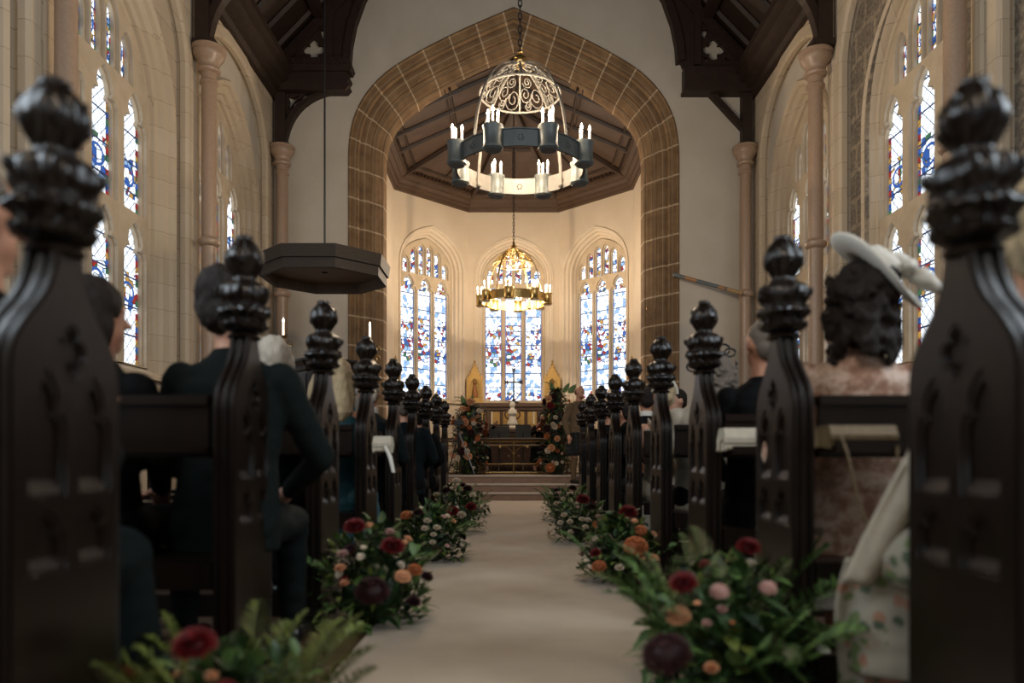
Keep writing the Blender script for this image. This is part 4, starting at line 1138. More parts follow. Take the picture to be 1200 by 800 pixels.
arrangement('farthest aisle flowers on the left, low greenery with blush blooms by the last pews', -.60, 9.9, .28, .3, .36,
    [(R_, pet_pink, 545, 583, 4, 9.6), (R_, pet_cream, 554, 588, 4, 9.6), (D_, pet_red, 549, 592, 4, 9.6)], 15, 170, .09, .04, 16, .36, extra=8)
arrangement('big aisle flowers at lower right, tall ferns, red dahlias and a dark brown bloom', .68, 2.42, .27, .34, .44,
    [(D_, pet_red, 801, 684, 18, 2.14), (D_, pet_red, 877, 642, 15, 2.36), (M_, pet_pink, 843, 694, 12, 2.14), (M_, pet_burg, 782, 768, 30, 2.02), (R_, pet_pink, 846, 715, 8, 2.14), (R_, pet_pink, 828, 731, 7, 2.1),
     (R_, pet_peach, 834, 784, 11, 2.05), (S_, pet_rust, 858, 730, 4, 2.1), (M_, pet_pink, 900, 690, 11, 2.2), (D_, pet_burg, 829, 674, 6, 2.2), (D_, pet_burg, 777, 715, 6, 2.15), (S_, pet_peach, 817, 707, 5, 2.1), (H_, pet_peach, 795, 722, 15, 2.16)], 16, 300, .115, .05, 55, .46, leaf_mid, extra=6)
arrangement('aisle flowers right of carpet with a brown hydrangea and a peach rose', .68, 4.68, .27, .27, .44,
    [(D_, pet_red, 736, 601, 12, 4.6), (H_, pet_rust, 745, 641, 15, 4.4), (R_, pet_peach, 766, 655, 8, 4.38), (R_, pet_peach, 752, 654, 6, 4.38), (R_, pet_cream, 726, 666, 7, 4.36), (H_, pet_rust, 702, 664, 9, 4.38), (D_, pet_red, 698, 648, 7, 4.42),
     (S_, pet_cream, 687, 657, 4, 4.42), (H_, pet_rust, 751, 622, 8, 4.5), (D_, pet_burg, 745, 682, 5, 4.34)], 17, 260, .10, .05, 14, .34, extra=6)
arrangement('aisle flowers right of carpet with many small cream roses', .58, 6.85, .27, .27, .42,
    [(D_, pet_red, 683, 586, 9, 6.6), (D_, pet_burg, 694, 594, 6, 6.6), (R_, pet_cream, 661, 604, 5, 6.6), (R_, pet_cream, 668, 612, 5, 6.56), (R_, pet_cream, 682, 609, 5, 6.56), (R_, pet_cream, 689, 610, 5, 6.56), (R_, pet_cream, 686, 618, 5, 6.54), (R_, pet_cream, 669, 624, 5, 6.54),
     (R_, pet_cream, 668, 630, 5, 6.54), (R_, pet_pink, 701, 606, 5, 6.6), (R_, pet_cream, 657, 613, 5, 6.6), (R_, pet_pink, 705, 610, 6, 6.58), (R_, pet_cream, 707, 620, 6, 6.56), (H_, pet_rust, 700, 615, 6, 6.58), (D_, pet_burg, 676, 620, 6, 6.54)], 18, 240, .09, .035, 16, .32, extra=8)
arrangement('farthest aisle flowers on the right, pale green ferns beside the kilted man', .62, 9.2, .30, .3, .40,
    [(D_, pet_burg, 671, 572, 5, 9.0), (R_, pet_cream, 652, 590, 4, 8.95), (R_, pet_cream, 660, 585, 4, 8.95), (D_, pet_burg, 655, 597, 5, 8.95), (R_, pet_cream, 664, 594, 4, 8.95)], 19, 170, .09, .035, 24, .42, leaf_mid, extra=6)

def flower_column(label, x, y, z, h, rx, blooms, seed, top):
    t = thing('flower_column', label, 'flowers', (x, y, z), 0, 'tall flower columns before the altar rail'); rnd = random.Random(seed)
    core = MB()
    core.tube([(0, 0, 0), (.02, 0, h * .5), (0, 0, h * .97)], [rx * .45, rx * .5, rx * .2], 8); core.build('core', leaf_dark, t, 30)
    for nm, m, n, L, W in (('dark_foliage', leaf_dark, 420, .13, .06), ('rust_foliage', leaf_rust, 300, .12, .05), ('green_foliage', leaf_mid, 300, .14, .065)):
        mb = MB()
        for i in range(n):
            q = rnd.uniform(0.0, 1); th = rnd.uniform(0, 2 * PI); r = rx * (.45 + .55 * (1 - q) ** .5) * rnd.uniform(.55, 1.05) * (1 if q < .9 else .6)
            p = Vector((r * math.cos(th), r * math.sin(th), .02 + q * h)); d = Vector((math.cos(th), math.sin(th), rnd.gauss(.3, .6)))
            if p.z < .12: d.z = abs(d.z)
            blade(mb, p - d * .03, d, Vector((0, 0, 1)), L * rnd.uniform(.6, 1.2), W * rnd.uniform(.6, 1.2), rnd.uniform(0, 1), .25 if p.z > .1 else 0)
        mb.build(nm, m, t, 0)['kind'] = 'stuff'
    mb = MB()
    for i in range(14):
        q = rnd.uniform(.5, 1); th = rnd.uniform(0, 2 * PI); fern(mb, rnd, Vector((0, 0, q * h)), Vector((math.cos(th), math.sin(th), rnd.uniform(.3, 1.2))), .42, .07, 20, .4, .012)
    for (dx, dz) in top: blade(mb, Vector((dx * .3, -.05, h * .95)), Vector((dx, -.1, dz)), Vector((0, -1, .3)), .25, .10, .8, .05, 4)
    mb.build('fern_fronds', leaf_mid, t, 0)['kind'] = 'stuff'
    for (kind, m, bx, by, r) in blooms:
        r *= 1.15; p = px(bx, by, y - rx * .95) - Vector((x, y, z)); b = link(kind + '_bloom', bloom_mesh(kind, m), t); b.location = p; R = r * (y - rx * .95) / F; b.scale = (R,) * 3
        b.rotation_euler = Vector((p.x * 1.2, -1, .25)).to_track_quat('Z', 'Y').to_euler()
    for i in range(26):
        q = rnd.uniform(.05, .95); th = rnd.uniform(PI, 2 * PI); r = rx * (.5 + .5 * (1 - q) ** .5)
        kind, m, s = rnd.choice([(R_, pet_peach, .05), (R_, pet_cream, .04), (D_, pet_burg, .06), (H_, pet_rust, .06), (R_, pet_rust, .05), (S_, pet_pink, .035)])
        b = link(kind + '_bloom', bloom_mesh(kind, m), t); b.location = (r * math.cos(th), r * math.sin(th), .05 + q * h); b.scale = (s,) * 3
        b.rotation_euler = Vector((math.cos(th), math.sin(th), .2)).to_track_quat('Z', 'Y').to_euler()
    return t
flower_column('tall column of peach and rust flowers left of the altar rail', -.90, 14.93, .449, 1.42, .40,
    [(R_, pet_peach, 551, 471, 5), (R_, pet_peach, 543, 479, 4), (R_, pet_rust, 548, 479, 3), (R_, pet_peach, 545, 495, 5), (R_, pet_peach, 544, 521, 4), (R_, pet_peach, 549, 535, 5), (R_, pet_peach, 531, 534, 4), (R_, pet_cream, 547, 529, 4), (R_, pet_cream, 536, 537, 4),
     (D_, pet_burg, 552, 507, 4), (R_, pet_cream, 555, 496, 3), (R_, pet_rust, 550, 501, 3), (R_, pet_cream, 561, 481, 3), (D_, pet_burg, 541, 529, 4), (R_, pet_rust, 532, 495, 4)], 31, [(-.25, 1.0), (.15, .8)])
flower_column('tall column of red and cream flowers right of the altar rail behind the kilted man', .84, 14.93, .449, 1.70, .36,
    [(D_, pet_red, 645, 475, 4), (R_, pet_peach, 643, 467, 4), (R_, pet_cream, 651, 489, 3), (R_, pet_cream, 650, 500, 4), (R_, pet_peach, 653, 514, 4), (R_, pet_peach, 646, 525, 5), (R_, pet_cream, 642, 528, 4), (R_, pet_rust, 641, 511, 4), (R_, pet_cream, 652, 543, 3),
     (H_, pet_rust, 645, 548, 5), (R_, pet_cream, 648, 497, 3), (D_, pet_burg, 641, 502, 4)], 32, [(.5, .9), (.9, .6), (-.2, 1), (.8, .9)])
# ------------------------------------------------------------------ people
def fuse(mb, vox, mat_, name, smooth=3, fn=None):
    """one continuous surface out of overlapping limbs"""
    me = mb.mesh('tmp', None, 0); o = bpy.data.objects.new('tmp', me); COL.objects.link(o)
    m = o.modifiers.new('r', 'REMESH'); m.mode = 'VOXEL'; m.voxel_size = vox; m.use_smooth_shade = True
    s = o.modifiers.new('s', 'SMOOTH'); s.iterations = smooth; s.factor = 0.5
    dg = bpy.context.evaluated_depsgraph_get(); out = bpy.data.meshes.new_from_object(o.evaluated_get(dg))
    bpy.data.objects.remove(o); bpy.data.meshes.remove(me)
    if fn:
        for v, n in zip(out.vertices, [x.normal.copy() for x in out.vertices]): v.co = fn(v.co.copy(), n)
    out.name = name; out.materials.clear(); out.materials.append(mat_); out.shade_smooth(); return out
def cap(mb, a, b, r0, r1, seg=12, n=4):
    a = Vector(a); b = Vector(b)
    mb.tube([a.lerp(b, i / n) for i in range(n + 1)], [r0 + (r1 - r0) * i / n for i in range(n + 1)], seg)
    mb.ell(a, (r0,) * 3, seg, 8); mb.ell(b, (r1,) * 3, seg, 8)
def loft(mb, rings, seg=24, p=2.0):
    vs = []; fs = []
    for (cx, cy, z, rx, ry) in rings:
        for k in range(seg):
            th = 2 * PI * k / seg; c, s = math.cos(th), math.sin(th)
            vs.append((cx + rx * abs(c) ** (2 / p) * (1 if c > 0 else -1), cy + ry * abs(s) ** (2 / p) * (1 if s > 0 else -1), z))
    for i in range(len(rings) - 1):
        for k in range(seg): fs.append((i * seg + k, i * seg + (k + 1) % seg, (i + 1) * seg + (k + 1) % seg, (i + 1) * seg + k))
    fs += [tuple(reversed(range(seg))), tuple((len(rings) - 1) * seg + k for k in range(seg))]
    mb.add(vs, fs)
def hand(mb, p, d, side, s=1.0):
    """palm, four fingers of different length, thumb from the side of the palm"""
    d = d.normalized(); up = Vector((0, 0, 1)) if abs(d.z) < .8 else Vector((0, 1, 0)); x = d.cross(up).normalized() * side; n = x.cross(d).normalized()
    c = p + d * .045 * s
    mb.tube([p - d * .01, p + d * .03 * s, p + d * .085 * s], [.024 * s, .032 * s, .034 * s], 8)
    for i, L in enumerate((.062, .075, .07, .055)):
        o = p + d * .08 * s + x * (i - 1.5) * .019 * s
        q = o + d * L * .5 * s - n * .008 * s; mb.tube([o, q, q + d * L * .4 * s - n * .028 * s], [.0095 * s, .0088 * s, .0075 * s], 6)
    o = p + d * .025 * s - x * .028 * s; mb.tube([o, o + d * .03 * s - x * .022 * s, o + d * .06 * s - x * .024 * s], [.012 * s, .0105 * s, .0085 * s], 6)
skin_a = mat('skin', '#b07d62', '#a8745a', rough=0.5, scale=30)
skin_b = mat('skin_fair', '#c39277', '#b9866c', rough=0.5, scale=30)
hair_dark = mat('hair_dark_brown', '#0f0a07', '#22160f', rough=0.6, spec=0.25, scale=8, stretch=(30, 30, 4), bump=0.4)
hair_grey = mat('hair_grey', '#5a5048', '#776c60', rough=0.6, spec=0.25, scale=8, stretch=(30, 30, 6), bump=0.4)
hair_white = mat('hair_white', '#a59c90', '#c2b8a9', rough=0.6, spec=0.25, scale=8, stretch=(30, 30, 4), bump=0.4)
hair_blond = mat('hair_blond', '#9a8465', '#b9a684', rough=0.6, spec=0.25, scale=8, stretch=(30, 30, 4), bump=0.4)
green_suit = mat('dark_green_suit', '#0a100f', '#0d1514', rough=0.85, scale=60, spec=0.12, bump=0.1)
black_suit = mat('black_suit', '#08090a', '#0c0d0f', rough=0.85, scale=60, spec=0.12, bump=0.08)
navy_suit = mat('dark_teal_suit', '#0b1114', '#0e1619', rough=0.85, scale=60, spec=0.12, bump=0.08)
cream_cloth = mat('cream_cloth', '#b3a995', '#a3998a', rough=0.85, scale=20, bump=0.1)
teal_cloth = mat('teal_cloth', '#154049', '#1b4c55', rough=0.7, scale=20)
tweed = mat('brown_tweed', '#544533', '#6c5a43', rough=0.95, scale=160, bump=0.2)
hose = mat('brown_hose', '#57452f', '#66523a', rough=0.95, scale=60)
sheer = mat('taupe_lace', '#7a5a46', '#a08674', rough=0.6, scale=16, bump=0.4, bscale=26)
taupe = mat('taupe_skirt', '#5e5146', '#75665a', rough=0.8, scale=14, bump=0.3)
white_straw = mat('white_straw', '#c9c4ba', '#bcb6aa', rough=0.8, scale=120, bump=0.15)
shoe_black = mat('black_leather', '#0a0a0a', '#131313', rough=0.3)
def lace_mat():
    t = NT('beige_lace_over_skin'); v = t.coords(); nz = t.noise(11, 5, v, .7); n2 = t.noise(70, 2, v)
    f = t.ramp(t.math('ADD', nz.outputs[0], t.math('MULTIPLY', n2.outputs[0], .25)), [(.48, S('#7d5c49')), (.60, S('#94715d')), (.70, S('#b9a08f')), (.8, S('#a0846f'))])
    t.l(f, t.b.inputs['Base Color']); t.b.inputs['Roughness'].default_value = .5; t.b.inputs['Specular IOR Level'].default_value = .25; t.bump(nz.outputs[0], .5, .01); return t.m
lace = lace_mat()
def tartan():
    t = NT('dark_tartan'); so = t.n('SeparateXYZ'); t.l(t.coords(), so.inputs[0])
    a = t.math('LESS_THAN', t.math('FRACT', t.math('MULTIPLY', so.outputs[0], 14)), .4); b = t.math('LESS_THAN', t.math('FRACT', t.math('MULTIPLY', so.outputs[2], 14)), .4)
    t.l(t.mix(t.math('MULTIPLY', t.math('ADD', a, b), .5), S('#0b0e0d'), S('#20262a')), t.b.inputs['Base Color']); t.b.inputs['Roughness'].default_value = .9; return t.m
tartan_m = tartan()
def floral_mat():
    t = NT('floral_fabric'); v = t.coords(); vo = t.n('TexVoronoi'); vo.inputs['Scale'].default_value = 30; t.l(v, vo.inputs['Vector'])
    sc = t.n('SeparateColor'); t.l(vo.outputs['Color'], sc.inputs[0]); nz = t.noise(18, 3, v)
    c = t.ramp(sc.outputs[0], [(0, S('#8c8576')), (.45, S('#5e6b42')), (.62, S('#8c8576')), (.7, S('#8e6a55')), (.8, S('#46523e')), (.9, S('#8c8576'))], 'CONSTANT')
    m = t.math('LESS_THAN', t.math('ADD', vo.outputs[0], t.math('MULTIPLY', nz.outputs[0], .5)), .8)
    t.l(t.mix(m, S('#8c8576'), c), t.b.inputs['Base Color']); t.b.inputs['Roughness'].default_value = .8; return t.m
floral = floral_mat()

def head_shapes(mb, H, turn, tilt, face=True):
    s0 = len(mb.v)
    mb.ell((0, -.01, .01), (.074, .094, .105), 16, 12); mb.ell((0, .025, -.055), (.055, .062, .068), 14, 10)
    cap(mb, (0, .085, .0), (0, .108, -.03), .010, .013, 8, 2); mb.ell((0, .07, -.075), (.028, .02, .012), 8, 6); mb.ell((0, .055, -.108), (.028, .028, .02), 8, 6)
    mb.ell((0, .075, .022), (.05, .015, .010), 8, 6)
    for s in (-1, 1): mb.ell((s * .077, -.005, -.012), (.012, .020, .032), 8, 6)
    M = Matrix.Translation(H) @ Matrix.Rotation(turn, 4, 'Z') @ Matrix.Rotation(tilt, 4, 'X')
    mb.xf(M, s0); return M
def hair_mesh(style, M, m, seed=0):
    rnd = random.Random(seed); mb = MB()
    if style == 'short':
        mb.ell((0, -.022, .028), (.080, .092, .098), 16, 12); mb.ell((0, -.055, -.02), (.07, .055, .075), 14, 10); f, a = 45, .004
    elif style == 'buzz':
        mb.ell((0, -.022, .022), (.077, .088, .097), 16, 12); mb.ell((0, -.05, -.02), (.068, .054, .07), 14, 10); f, a = 60, .0015
    elif style == 'wavy':
        mb.ell((0, -.025, .035), (.092, .105, .108), 16, 12); mb.ell((0, -.06, -.03), (.082, .065, .09), 14, 10)
        for s in (-1, 1): mb.ell((s * .075, -.005, .0), (.025, .05, .06), 10, 8)
        f, a = 28, .010
    elif style == 'curly':
        mb.ell((0, -.03, .02), (.10, .11, .115), 16, 12); mb.ell((0, -.06, -.07), (.10, .075, .10), 14, 10)
        for i in range(26):
            th = rnd.uniform(PI * .9, PI * 2.1); z = rnd.uniform(-.17, .06); r = .105
            mb.ell((r * math.cos(th), -.03 + r * .95 * math.sin(th), z), (.028, .028, .034), 8, 6)
        for i in range(60):
            th = rnd.uniform(PI * .85, PI * 2.15); z = rnd.uniform(-.19, .10); r = .112 * math.cos(min(1, abs(z) * 4)) ** .3; pts = [(r * math.cos(th + q * .12) + .012 * math.sin(q * 1.6), -.03 + r * math.sin(th + q * .12), z - .014 * q) for q in range(5)]
            mb.tube(pts, [.006, .011, .012, .011, .006], 6)
        f, a = 40, .010
    elif style == 'bob':
        mb.ell((0, -.025, .03), (.093, .108, .108), 16, 12); loft(mb, [(0, -.03, .03, .092, .10), (0, -.035, -.05, .098, .09), (0, -.04, -.11, .09, .075), (0, -.04, -.135, .06, .05)]); f, a = 24, .008
    elif style == 'long':
        mb.ell((0, -.025, .03), (.096, .11, .11), 16, 12); mb.ell((0, -.03, .02), (.115, .115, .11)); loft(mb, [(0, -.03, .04, .115, .105), (0, -.04, -.06, .14, .10), (0, -.06, -.15, .15, .085), (0, -.07, -.24, .13, .07), (0, -.075, -.30, .08, .05)]); f, a = 22, .009
    elif style == 'bun':
        mb.ell((0, -.022, .028), (.084, .096, .10), 16, 12); mb.ell((0, -.10, -.02), (.05, .045, .045), 12, 9); mb.ell((0, -.06, -.03), (.07, .05, .06)); f, a = 35, .005
    else:
        mb.ell((0, -.045, .0), (.078, .07, .075), 14, 10); f, a = 50, .002
    def fn(co, n):
        q = co * f; k = noise.noise(Vector((q.x, q.y, q.z * .45))) + .5 * noise.noise(Vector((q.x * 2.3, q.y * 2.3, q.z)))
        return co + n * k * a
    me = fuse(mb, .006 if style != 'curly' else .007, m, 'hair', 2, fn); me.transform(M); return me
shoe_me = None
def sitter(label, x, y, skin, top, low, hairm, style, k=1.0, sw=1.0, turn=0.0, tilt=0.0, lean=0.0, rz=0.0, skirt=False, bare=0, arms='lap', seed=0, vox=.011, cat='person', group=None, base=0.0, seat=.45, headoff=(0, 0), collar=None, knees=.42):
    global shoe_me
    t = thing('person', label, cat, (x, y, base), rz, group)
    hz = seat + .085
    def up(p, z0=hz):
        p = Vector(p)
        if p.z > z0: p = Vector((p.x, p.y + math.sin(lean) * (p.z - z0), z0 + (p.z - z0) * k * math.cos(lean)))
        return p
    def tx(mb): mb.v = [tuple(up(v)) for v in mb.v]
    H = up((headoff[0], -.01 + headoff[1], hz + .74))
    # limbs
    sh = [Vector((s * .162 * sw, -.01, hz + .475)) for s in (-1, 1)]
    if arms == 'lap': el = [Vector((s * .235 * sw, .03, hz + .24)) for s in (-1, 1)]; wr = [Vector((s * .09, .27, hz + .13)) for s in (-1, 1)]
    elif arms == 'prayer': el = [Vector((s * .22 * sw, .08, hz + .24)) for s in (-1, 1)]; wr = [Vector((s * .03 + .05, .27, hz + .32)) for s in (-1, 1)]
    elif arms == 'knees': el = [Vector((s * .27 * sw, .13, hz + .22)) for s in (-1, 1)]; wr = [Vector((s * .12, .33, hz + .10)) for s in (-1, 1)]
    elif arms == 'violin': el = [Vector((-.22, .16, hz + .32)), Vector((.26, .20, hz + .30))]; wr = [Vector((-.28, .38, hz + .52)), Vector((.06, .36, hz + .40))]
    mb = MB()
    loft(mb, [(0, 0, hz - .07, .15 * sw, .11), (0, 0, hz + .05, .15 * sw, .105), (0, 0, hz + .2, .135 * sw, .095), (0, 0, hz + .36, .155 * sw, .10), (0, -.005, hz + .46, .165 * sw, .095), (0, -.01, hz + .53, .12 * sw, .07), (0, -.01, hz + .565, .06, .055), (0, -.005, hz + .62, .052, .052)])
    cap(mb, (0, -.01, hz + .54), (headoff[0] * .8, headoff[1] * .8, hz + .68), .054, .05)
    for s in (0, 1):
        cap(mb, sh[s], el[s], .048, .038); cap(mb, el[s], wr[s], .037, .024); d = (wr[s] - el[s])
        hand(mb, wr[s], d, -1 if s == 0 else 1)
    tx(mb); M = head_shapes(mb, H, turn, tilt)
    for s in (-1, 1):
        kn = (s * .11, knees, hz - .02); an = (s * .11, knees + .02, .09)
        cap(mb, (s * .10, 0, hz), kn, .075, .052); cap(mb, kn, an, .05, .034); cap(mb, (s * .11, knees + .02, .05), (s * .12, knees + .16, .03), .03, .025, 8, 3)
    link('body', fuse(mb, vox, skin, 'body', 2), t)
    link('hair', hair_mesh(style, M, hairm, seed), t)
    # upper garment
    mb = MB(); g = 1.0
    loft(mb, [(0, 0, hz - .09, .172 * sw, .128), (0, 0, hz + .05, .172 * sw, .125), (0, 0, hz + .2, .158 * sw, .115), (0, 0, hz + .36, .178 * sw, .122), (0, -.005, hz + .46, .185 * sw, .118)] +
         ([(0, -.01, hz + .505, .165 * sw, .10), (0, -.01, hz + .535, .12 * sw, .085), (0, -.01, hz + .565, .075, .072), (0, -.01, hz + .585, .062, .062)] if bare < 1 else [(0, -.005, hz + .48, .17 * sw, .105)]))
    if bare < 2:
        for s in (0, 1):
            if bare < 1: cap(mb, sh[s] + Vector((0, 0, .004)), el[s], .066, .052)
            if bare < 1: cap(mb, el[s], wr[s].lerp(el[s], .08), .05, .038)
        if bare == 1: mb.tube([(-.1, .09, hz + .47), (-.12, 0, hz + .56), (-.1, -.09, hz + .47)], .014, 6); mb.tube([(.1, .09, hz + .47), (.12, 0, hz + .56), (.1, -.09, hz + .47)], .014, 6)
    tx(mb)
    def wr_(co, n):
        q = co * 9; return co + n * (.006 * noise.noise(Vector((q.x, q.y, q.z * 2.5 + seed))))
    link('jacket' if bare < 1 and not skirt else 'dress_top', fuse(mb, max(vox, .010), top, 'top', 2, wr_), t)
    if collar:
        mb = MB(); mb.lathe([(.058, hz + .565), (.064, hz + .58), (.060, hz + .625), (.054, hz + .63)], seg=16, cap=False); tx(mb); mb.build('shirt_collar', collar, t)
    mb = MB()
    if skirt:
        cap(mb, (0, 0, hz), (0, knees, hz - .015), .10, .085); loft(mb, [(0, knees - .02, hz + .03, .19, .10), (0, knees + .0, hz - .1, .21, .12), (0, knees + .02, hz - .28, .22, .13), (0, knees + .02, hz - .36, .225, .14)])
        for s in (-1, 1): cap(mb, (s * .10, 0, hz - .005), (s * .12, knees, hz - .02), .10, .085)
    else:
        for s in (-1, 1):
            kn = (s * .11, knees, hz - .02); cap(mb, (s * .10, -.02, hz), kn, .092, .072); cap(mb, kn, (s * .11, knees + .02, .11), .07, .052)
    link('skirt' if skirt else 'trousers', fuse(mb, .013, low, 'low', 2, wr_), t)
    mb = MB()
    if shoe_me is None:
        q = MB(); cap(q, (0, 0, .045), (0, .18, .038), .043, .036, 10, 3); shoe_me = fuse(q, .009, shoe_black, 'shoe', 1)
    for s in (-1, 1): link('shoe', shoe_me, t).location = (s * .115, knees, 0)
    return t, H, M
def X(pxx, y): return (pxx - CX) * y / F
def Y(i): return PEW_Y[i] + .03
# left side
sitter('seated guest in dark clothes at far left edge behind the nearest left pew end', -1.16, 1.62, skin_a, black_suit, green_suit, hair_grey, 'short', 1.04, 1.0, turn=-.5, arms='prayer', seed=1, skirt=True, vox=.009, knees=.36)
sitter('seated woman with dark brown hair seen in the gap beside the nearest left pew end', X(116, 2.62), 2.62, skin_a, black_suit, black_suit, hair_dark, 'bob', 1.0, .85, turn=-.7, seed=2)
t2, _, _ = sitter('man in a dark green suit with wavy dark hair seated beside the second left pew', X(268, 2.72) + .0, 2.70, skin_b, green_suit, green_suit, hair_dark, 'wavy', 1.10, 1.12, lean=.10, arms='knees', seed=3, vox=.009, headoff=(-.03, .0))
sitter('white-haired guest in front of the man in the green suit', X(322, 3.72), 3.72, skin_b, navy_suit, black_suit, hair_white, 'wavy', .95, .95, seed=4)
sitter('woman with long white-blond hair and bare shoulders in a teal strapped dress', X(392, 4.75), 4.75, skin_b, teal_cloth, teal_cloth, hair_blond, 'long', 1.03, .95, bare=1, skirt=True, seed=5)
sitter('grey-haired man with glasses and dark suit behind the fourth left pew end', X(434, 5.75), 5.75, skin_b, navy_suit, black_suit, hair_white, 'buzz', 1.0, 1.05, seed=6, collar=linen)
sitter('man in a dark teal suit whose shoulders show beyond the fifth left pew end', X(474, 6.85), 6.85, skin_b, navy_suit, black_suit, hair_grey, 'short', .97, 1.1, seed=7)
sitter('guest in dark clothes seated at the sixth left pew from the camera', X(491, 7.9), 7.9, skin_b, black_suit, black_suit, hair_dark, 'short', .92, .95, seed=8)
sitter('dark-dressed guest farther along the fourth left pew, away from aisle', -1.72, 4.75, skin_b, navy_suit, black_suit, hair_grey, 'short', .92, 1.0, seed=20)
# right side
tr1, H1, M1 = sitter('woman in a beige lace dress and a big tilted white hat', X(1003, 2.62), 2.62, skin_a, lace, taupe, hair_dark, 'curly', 1.06, 1.15, skirt=True, seed=9, vox=.009, headoff=(.0, 0))
link_kids = tr1
mb = MB(); n = 40; vs = []; fs = []
prof = [(0, .075), (.03, .075), (.06, .07), (.075, .05), (.082, .02), (.09, .005), (.13, .0), (.17, .003), (.195, .012), (.20, .02)]
for j, (r, z) in enumerate(prof):
    for k in range(n):
        th = 2 * PI * k / n; zz = z + (.02 * math.sin(2 * th) * (r / .2) ** 2); vs.append((r * math.cos(th), r * .92 * math.sin(th), zz))
for j in range(len(prof) - 1):
    for k in range(n): fs.append((j * n + k, j * n + (k + 1) % n, (j + 1) * n + (k + 1) % n, (j + 1) * n + k))
mb.add(vs, fs)
hat = mb.build('hat', white_straw, tr1, 60); so = hat.modifiers.new('t', 'SOLIDIFY'); so.thickness = .006
hat['label'] = 'wide white hat worn tilted to the right'
hat.location = H1 + Vector((.055, -.01, .095)); hat.rotation_euler = (.35, .68, 0)
mb = MB()
for i in range(7):
    a = i * .9; pts = [(0, 0, 0)] + [(.05 * q * math.cos(a + q * .3), .05 * q * math.sin(a + q * .3), .03 * math.sin(q)) for q in (.6, 1.2, 1.8, 2.2)]
    mb.tube(pts, [.004, .022, .028, .02, .004], 8)
bw = mb.build('bow', white_straw, hat, 50); bw.location = (.10, .0, .055)
sitter('man with short grey hair in a black suit seated by the third right pew', X(892, 3.7), 3.7, skin_a, black_suit, black_suit, hair_grey, 'buzz', 1.09, 1.05, turn=.35, seed=10, vox=.009)
tq, Hq, Mq = sitter('woman with curly grey hair, black looped fascinator and cream top', X(822, 4.78), 4.78, skin_a, cream_cloth, black_suit, hair_grey, 'curly', 1.03, 1.0, turn=.4, skirt=False, seed=11, headoff=(.08, 0))
mb = MB()
for (cx, cz, r) in ((-.13, .06, .045), (.05, .17, .05), (-.10, .09, .035), (.10, .15, .035)):
    mb.tube([(cx + r * math.cos(i * .55), .0 + .01 * i * .1, cz + r * .7 * math.sin(i * .55)) for i in range(12)], .007, 6)
f = mb.build('fascinator', black, tq); f.location = Hq
tz, Hz, Mz = sitter('fair-haired woman with a cream headband and bare shoulders behind the fourth right pew end', X(778, 5.8), 5.8, skin_b, cream_cloth, cream_cloth, hair_blond, 'bun', .97, .95, bare=1, skirt=True, seed=12)
mb = MB(); mb.tube([(.095 * math.cos(a * .3), -.02, .02 + .115 * math.sin(a * .3)) for a in range(11)], .012, 8); f = mb.build('headband', linen, tz); f.location = Hz; f.rotation_euler = (.2, 0, 0)
sitter('dark-haired man in a black suit with white collar at the fifth right pew', X(757, 6.85), 6.85, skin_a, black_suit, black_suit, hair_dark, 'buzz', 1.06, 1.05, seed=13, collar=linen)
tg, Hg, Mg = sitter('guest turned sideways with glasses and red-brown hair, small between two right pew ends', X(793, 7.9), 7.9, skin_b, black_suit, black_suit, hair_dark, 'short', 1.14, .9, turn=1.9, seed=14)
sitter('dark-haired guest at the sixth right pew from the camera', X(733, 7.9), 7.9, skin_a, black_suit, black_suit, hair_dark, 'short', .97, 1.0, turn=.6, seed=15)
sitter('dark-haired guest at the seventh right pew from the camera', X(714, 8.9), 8.9, skin_a, black_suit, black_suit, hair_dark, 'short', 1.08, .95, turn=.4, seed=16)
sitter('guest in dark jacket at the fifth left pew, away from the aisle', X(452, 6.85) - .25, 6.85, skin_a, navy_suit, black_suit, hair_grey, 'short', .92, 1.0, seed=21)
# nearest right: cream wrap and flowered skirt
tn, Hn, Mn = sitter('guest in a flowing cream wrap and flowered skirt behind the nearest right pew end', 1.17, 1.66, skin_a, cream_cloth, floral, hair_blond, 'wavy', .98, 1.0, turn=-.3, skirt=True, seed=17, vox=.009, knees=.44)
mb = MB(); nu, nv = 22, 26; vs = []; fs = []
for j in range(nv + 1):
    q = j / nv; z = 1.06 - .62 * q; 
    for i in range(nu + 1):
        u = i / nu
        xa = 1.06 - .16 * q ** .9; xb = 1.27
        yy = 1.72 + .34 * q - .02 * u + (.016 * math.sin(u * 17 + q * 3) + .008 * math.sin(u * 31)) * (.4 + q)
        vs.append((xa + (xb - xa) * u - 1.17, yy - 1.66, z - .05 * u * (1 - q)))
for j in range(nv):
    for i in range(nu): a = j * (nu + 1) + i; fs.append((a, a + 1, a + nu + 2, a + nu + 1))
mb.add(vs, fs); o = mb.build('cream_wrap', cream_cloth, tn, 80); o.modifiers.new('t', 'SOLIDIFY').thickness = .012
mb = MB(); vs = []; fs = []
for j in range(nv + 1):
    q = j / nv; z = .50 - .42 * q
    for i in range(nu + 1):
        u = i / nu; xa = .925 - .015 * math.sin(q * 5); xb = 1.38
        vs.append((xa + (xb - xa) * u - 1.17, 2.10 + .03 * math.sin(u * 20 + q * 2) - .06 * (u - .3) ** 2 - 1.66 + .05 * q, z))
for j in range(nv):
    for i in range(nu): a = j * (nu + 1) + i; fs.append((a, a + 1, a + nu + 2, a + nu + 1))
mb.add(vs, fs); o = mb.build('flowered_skirt_hem', floral, tn, 80); o.modifiers.new('t', 'SOLIDIFY').thickness = .012
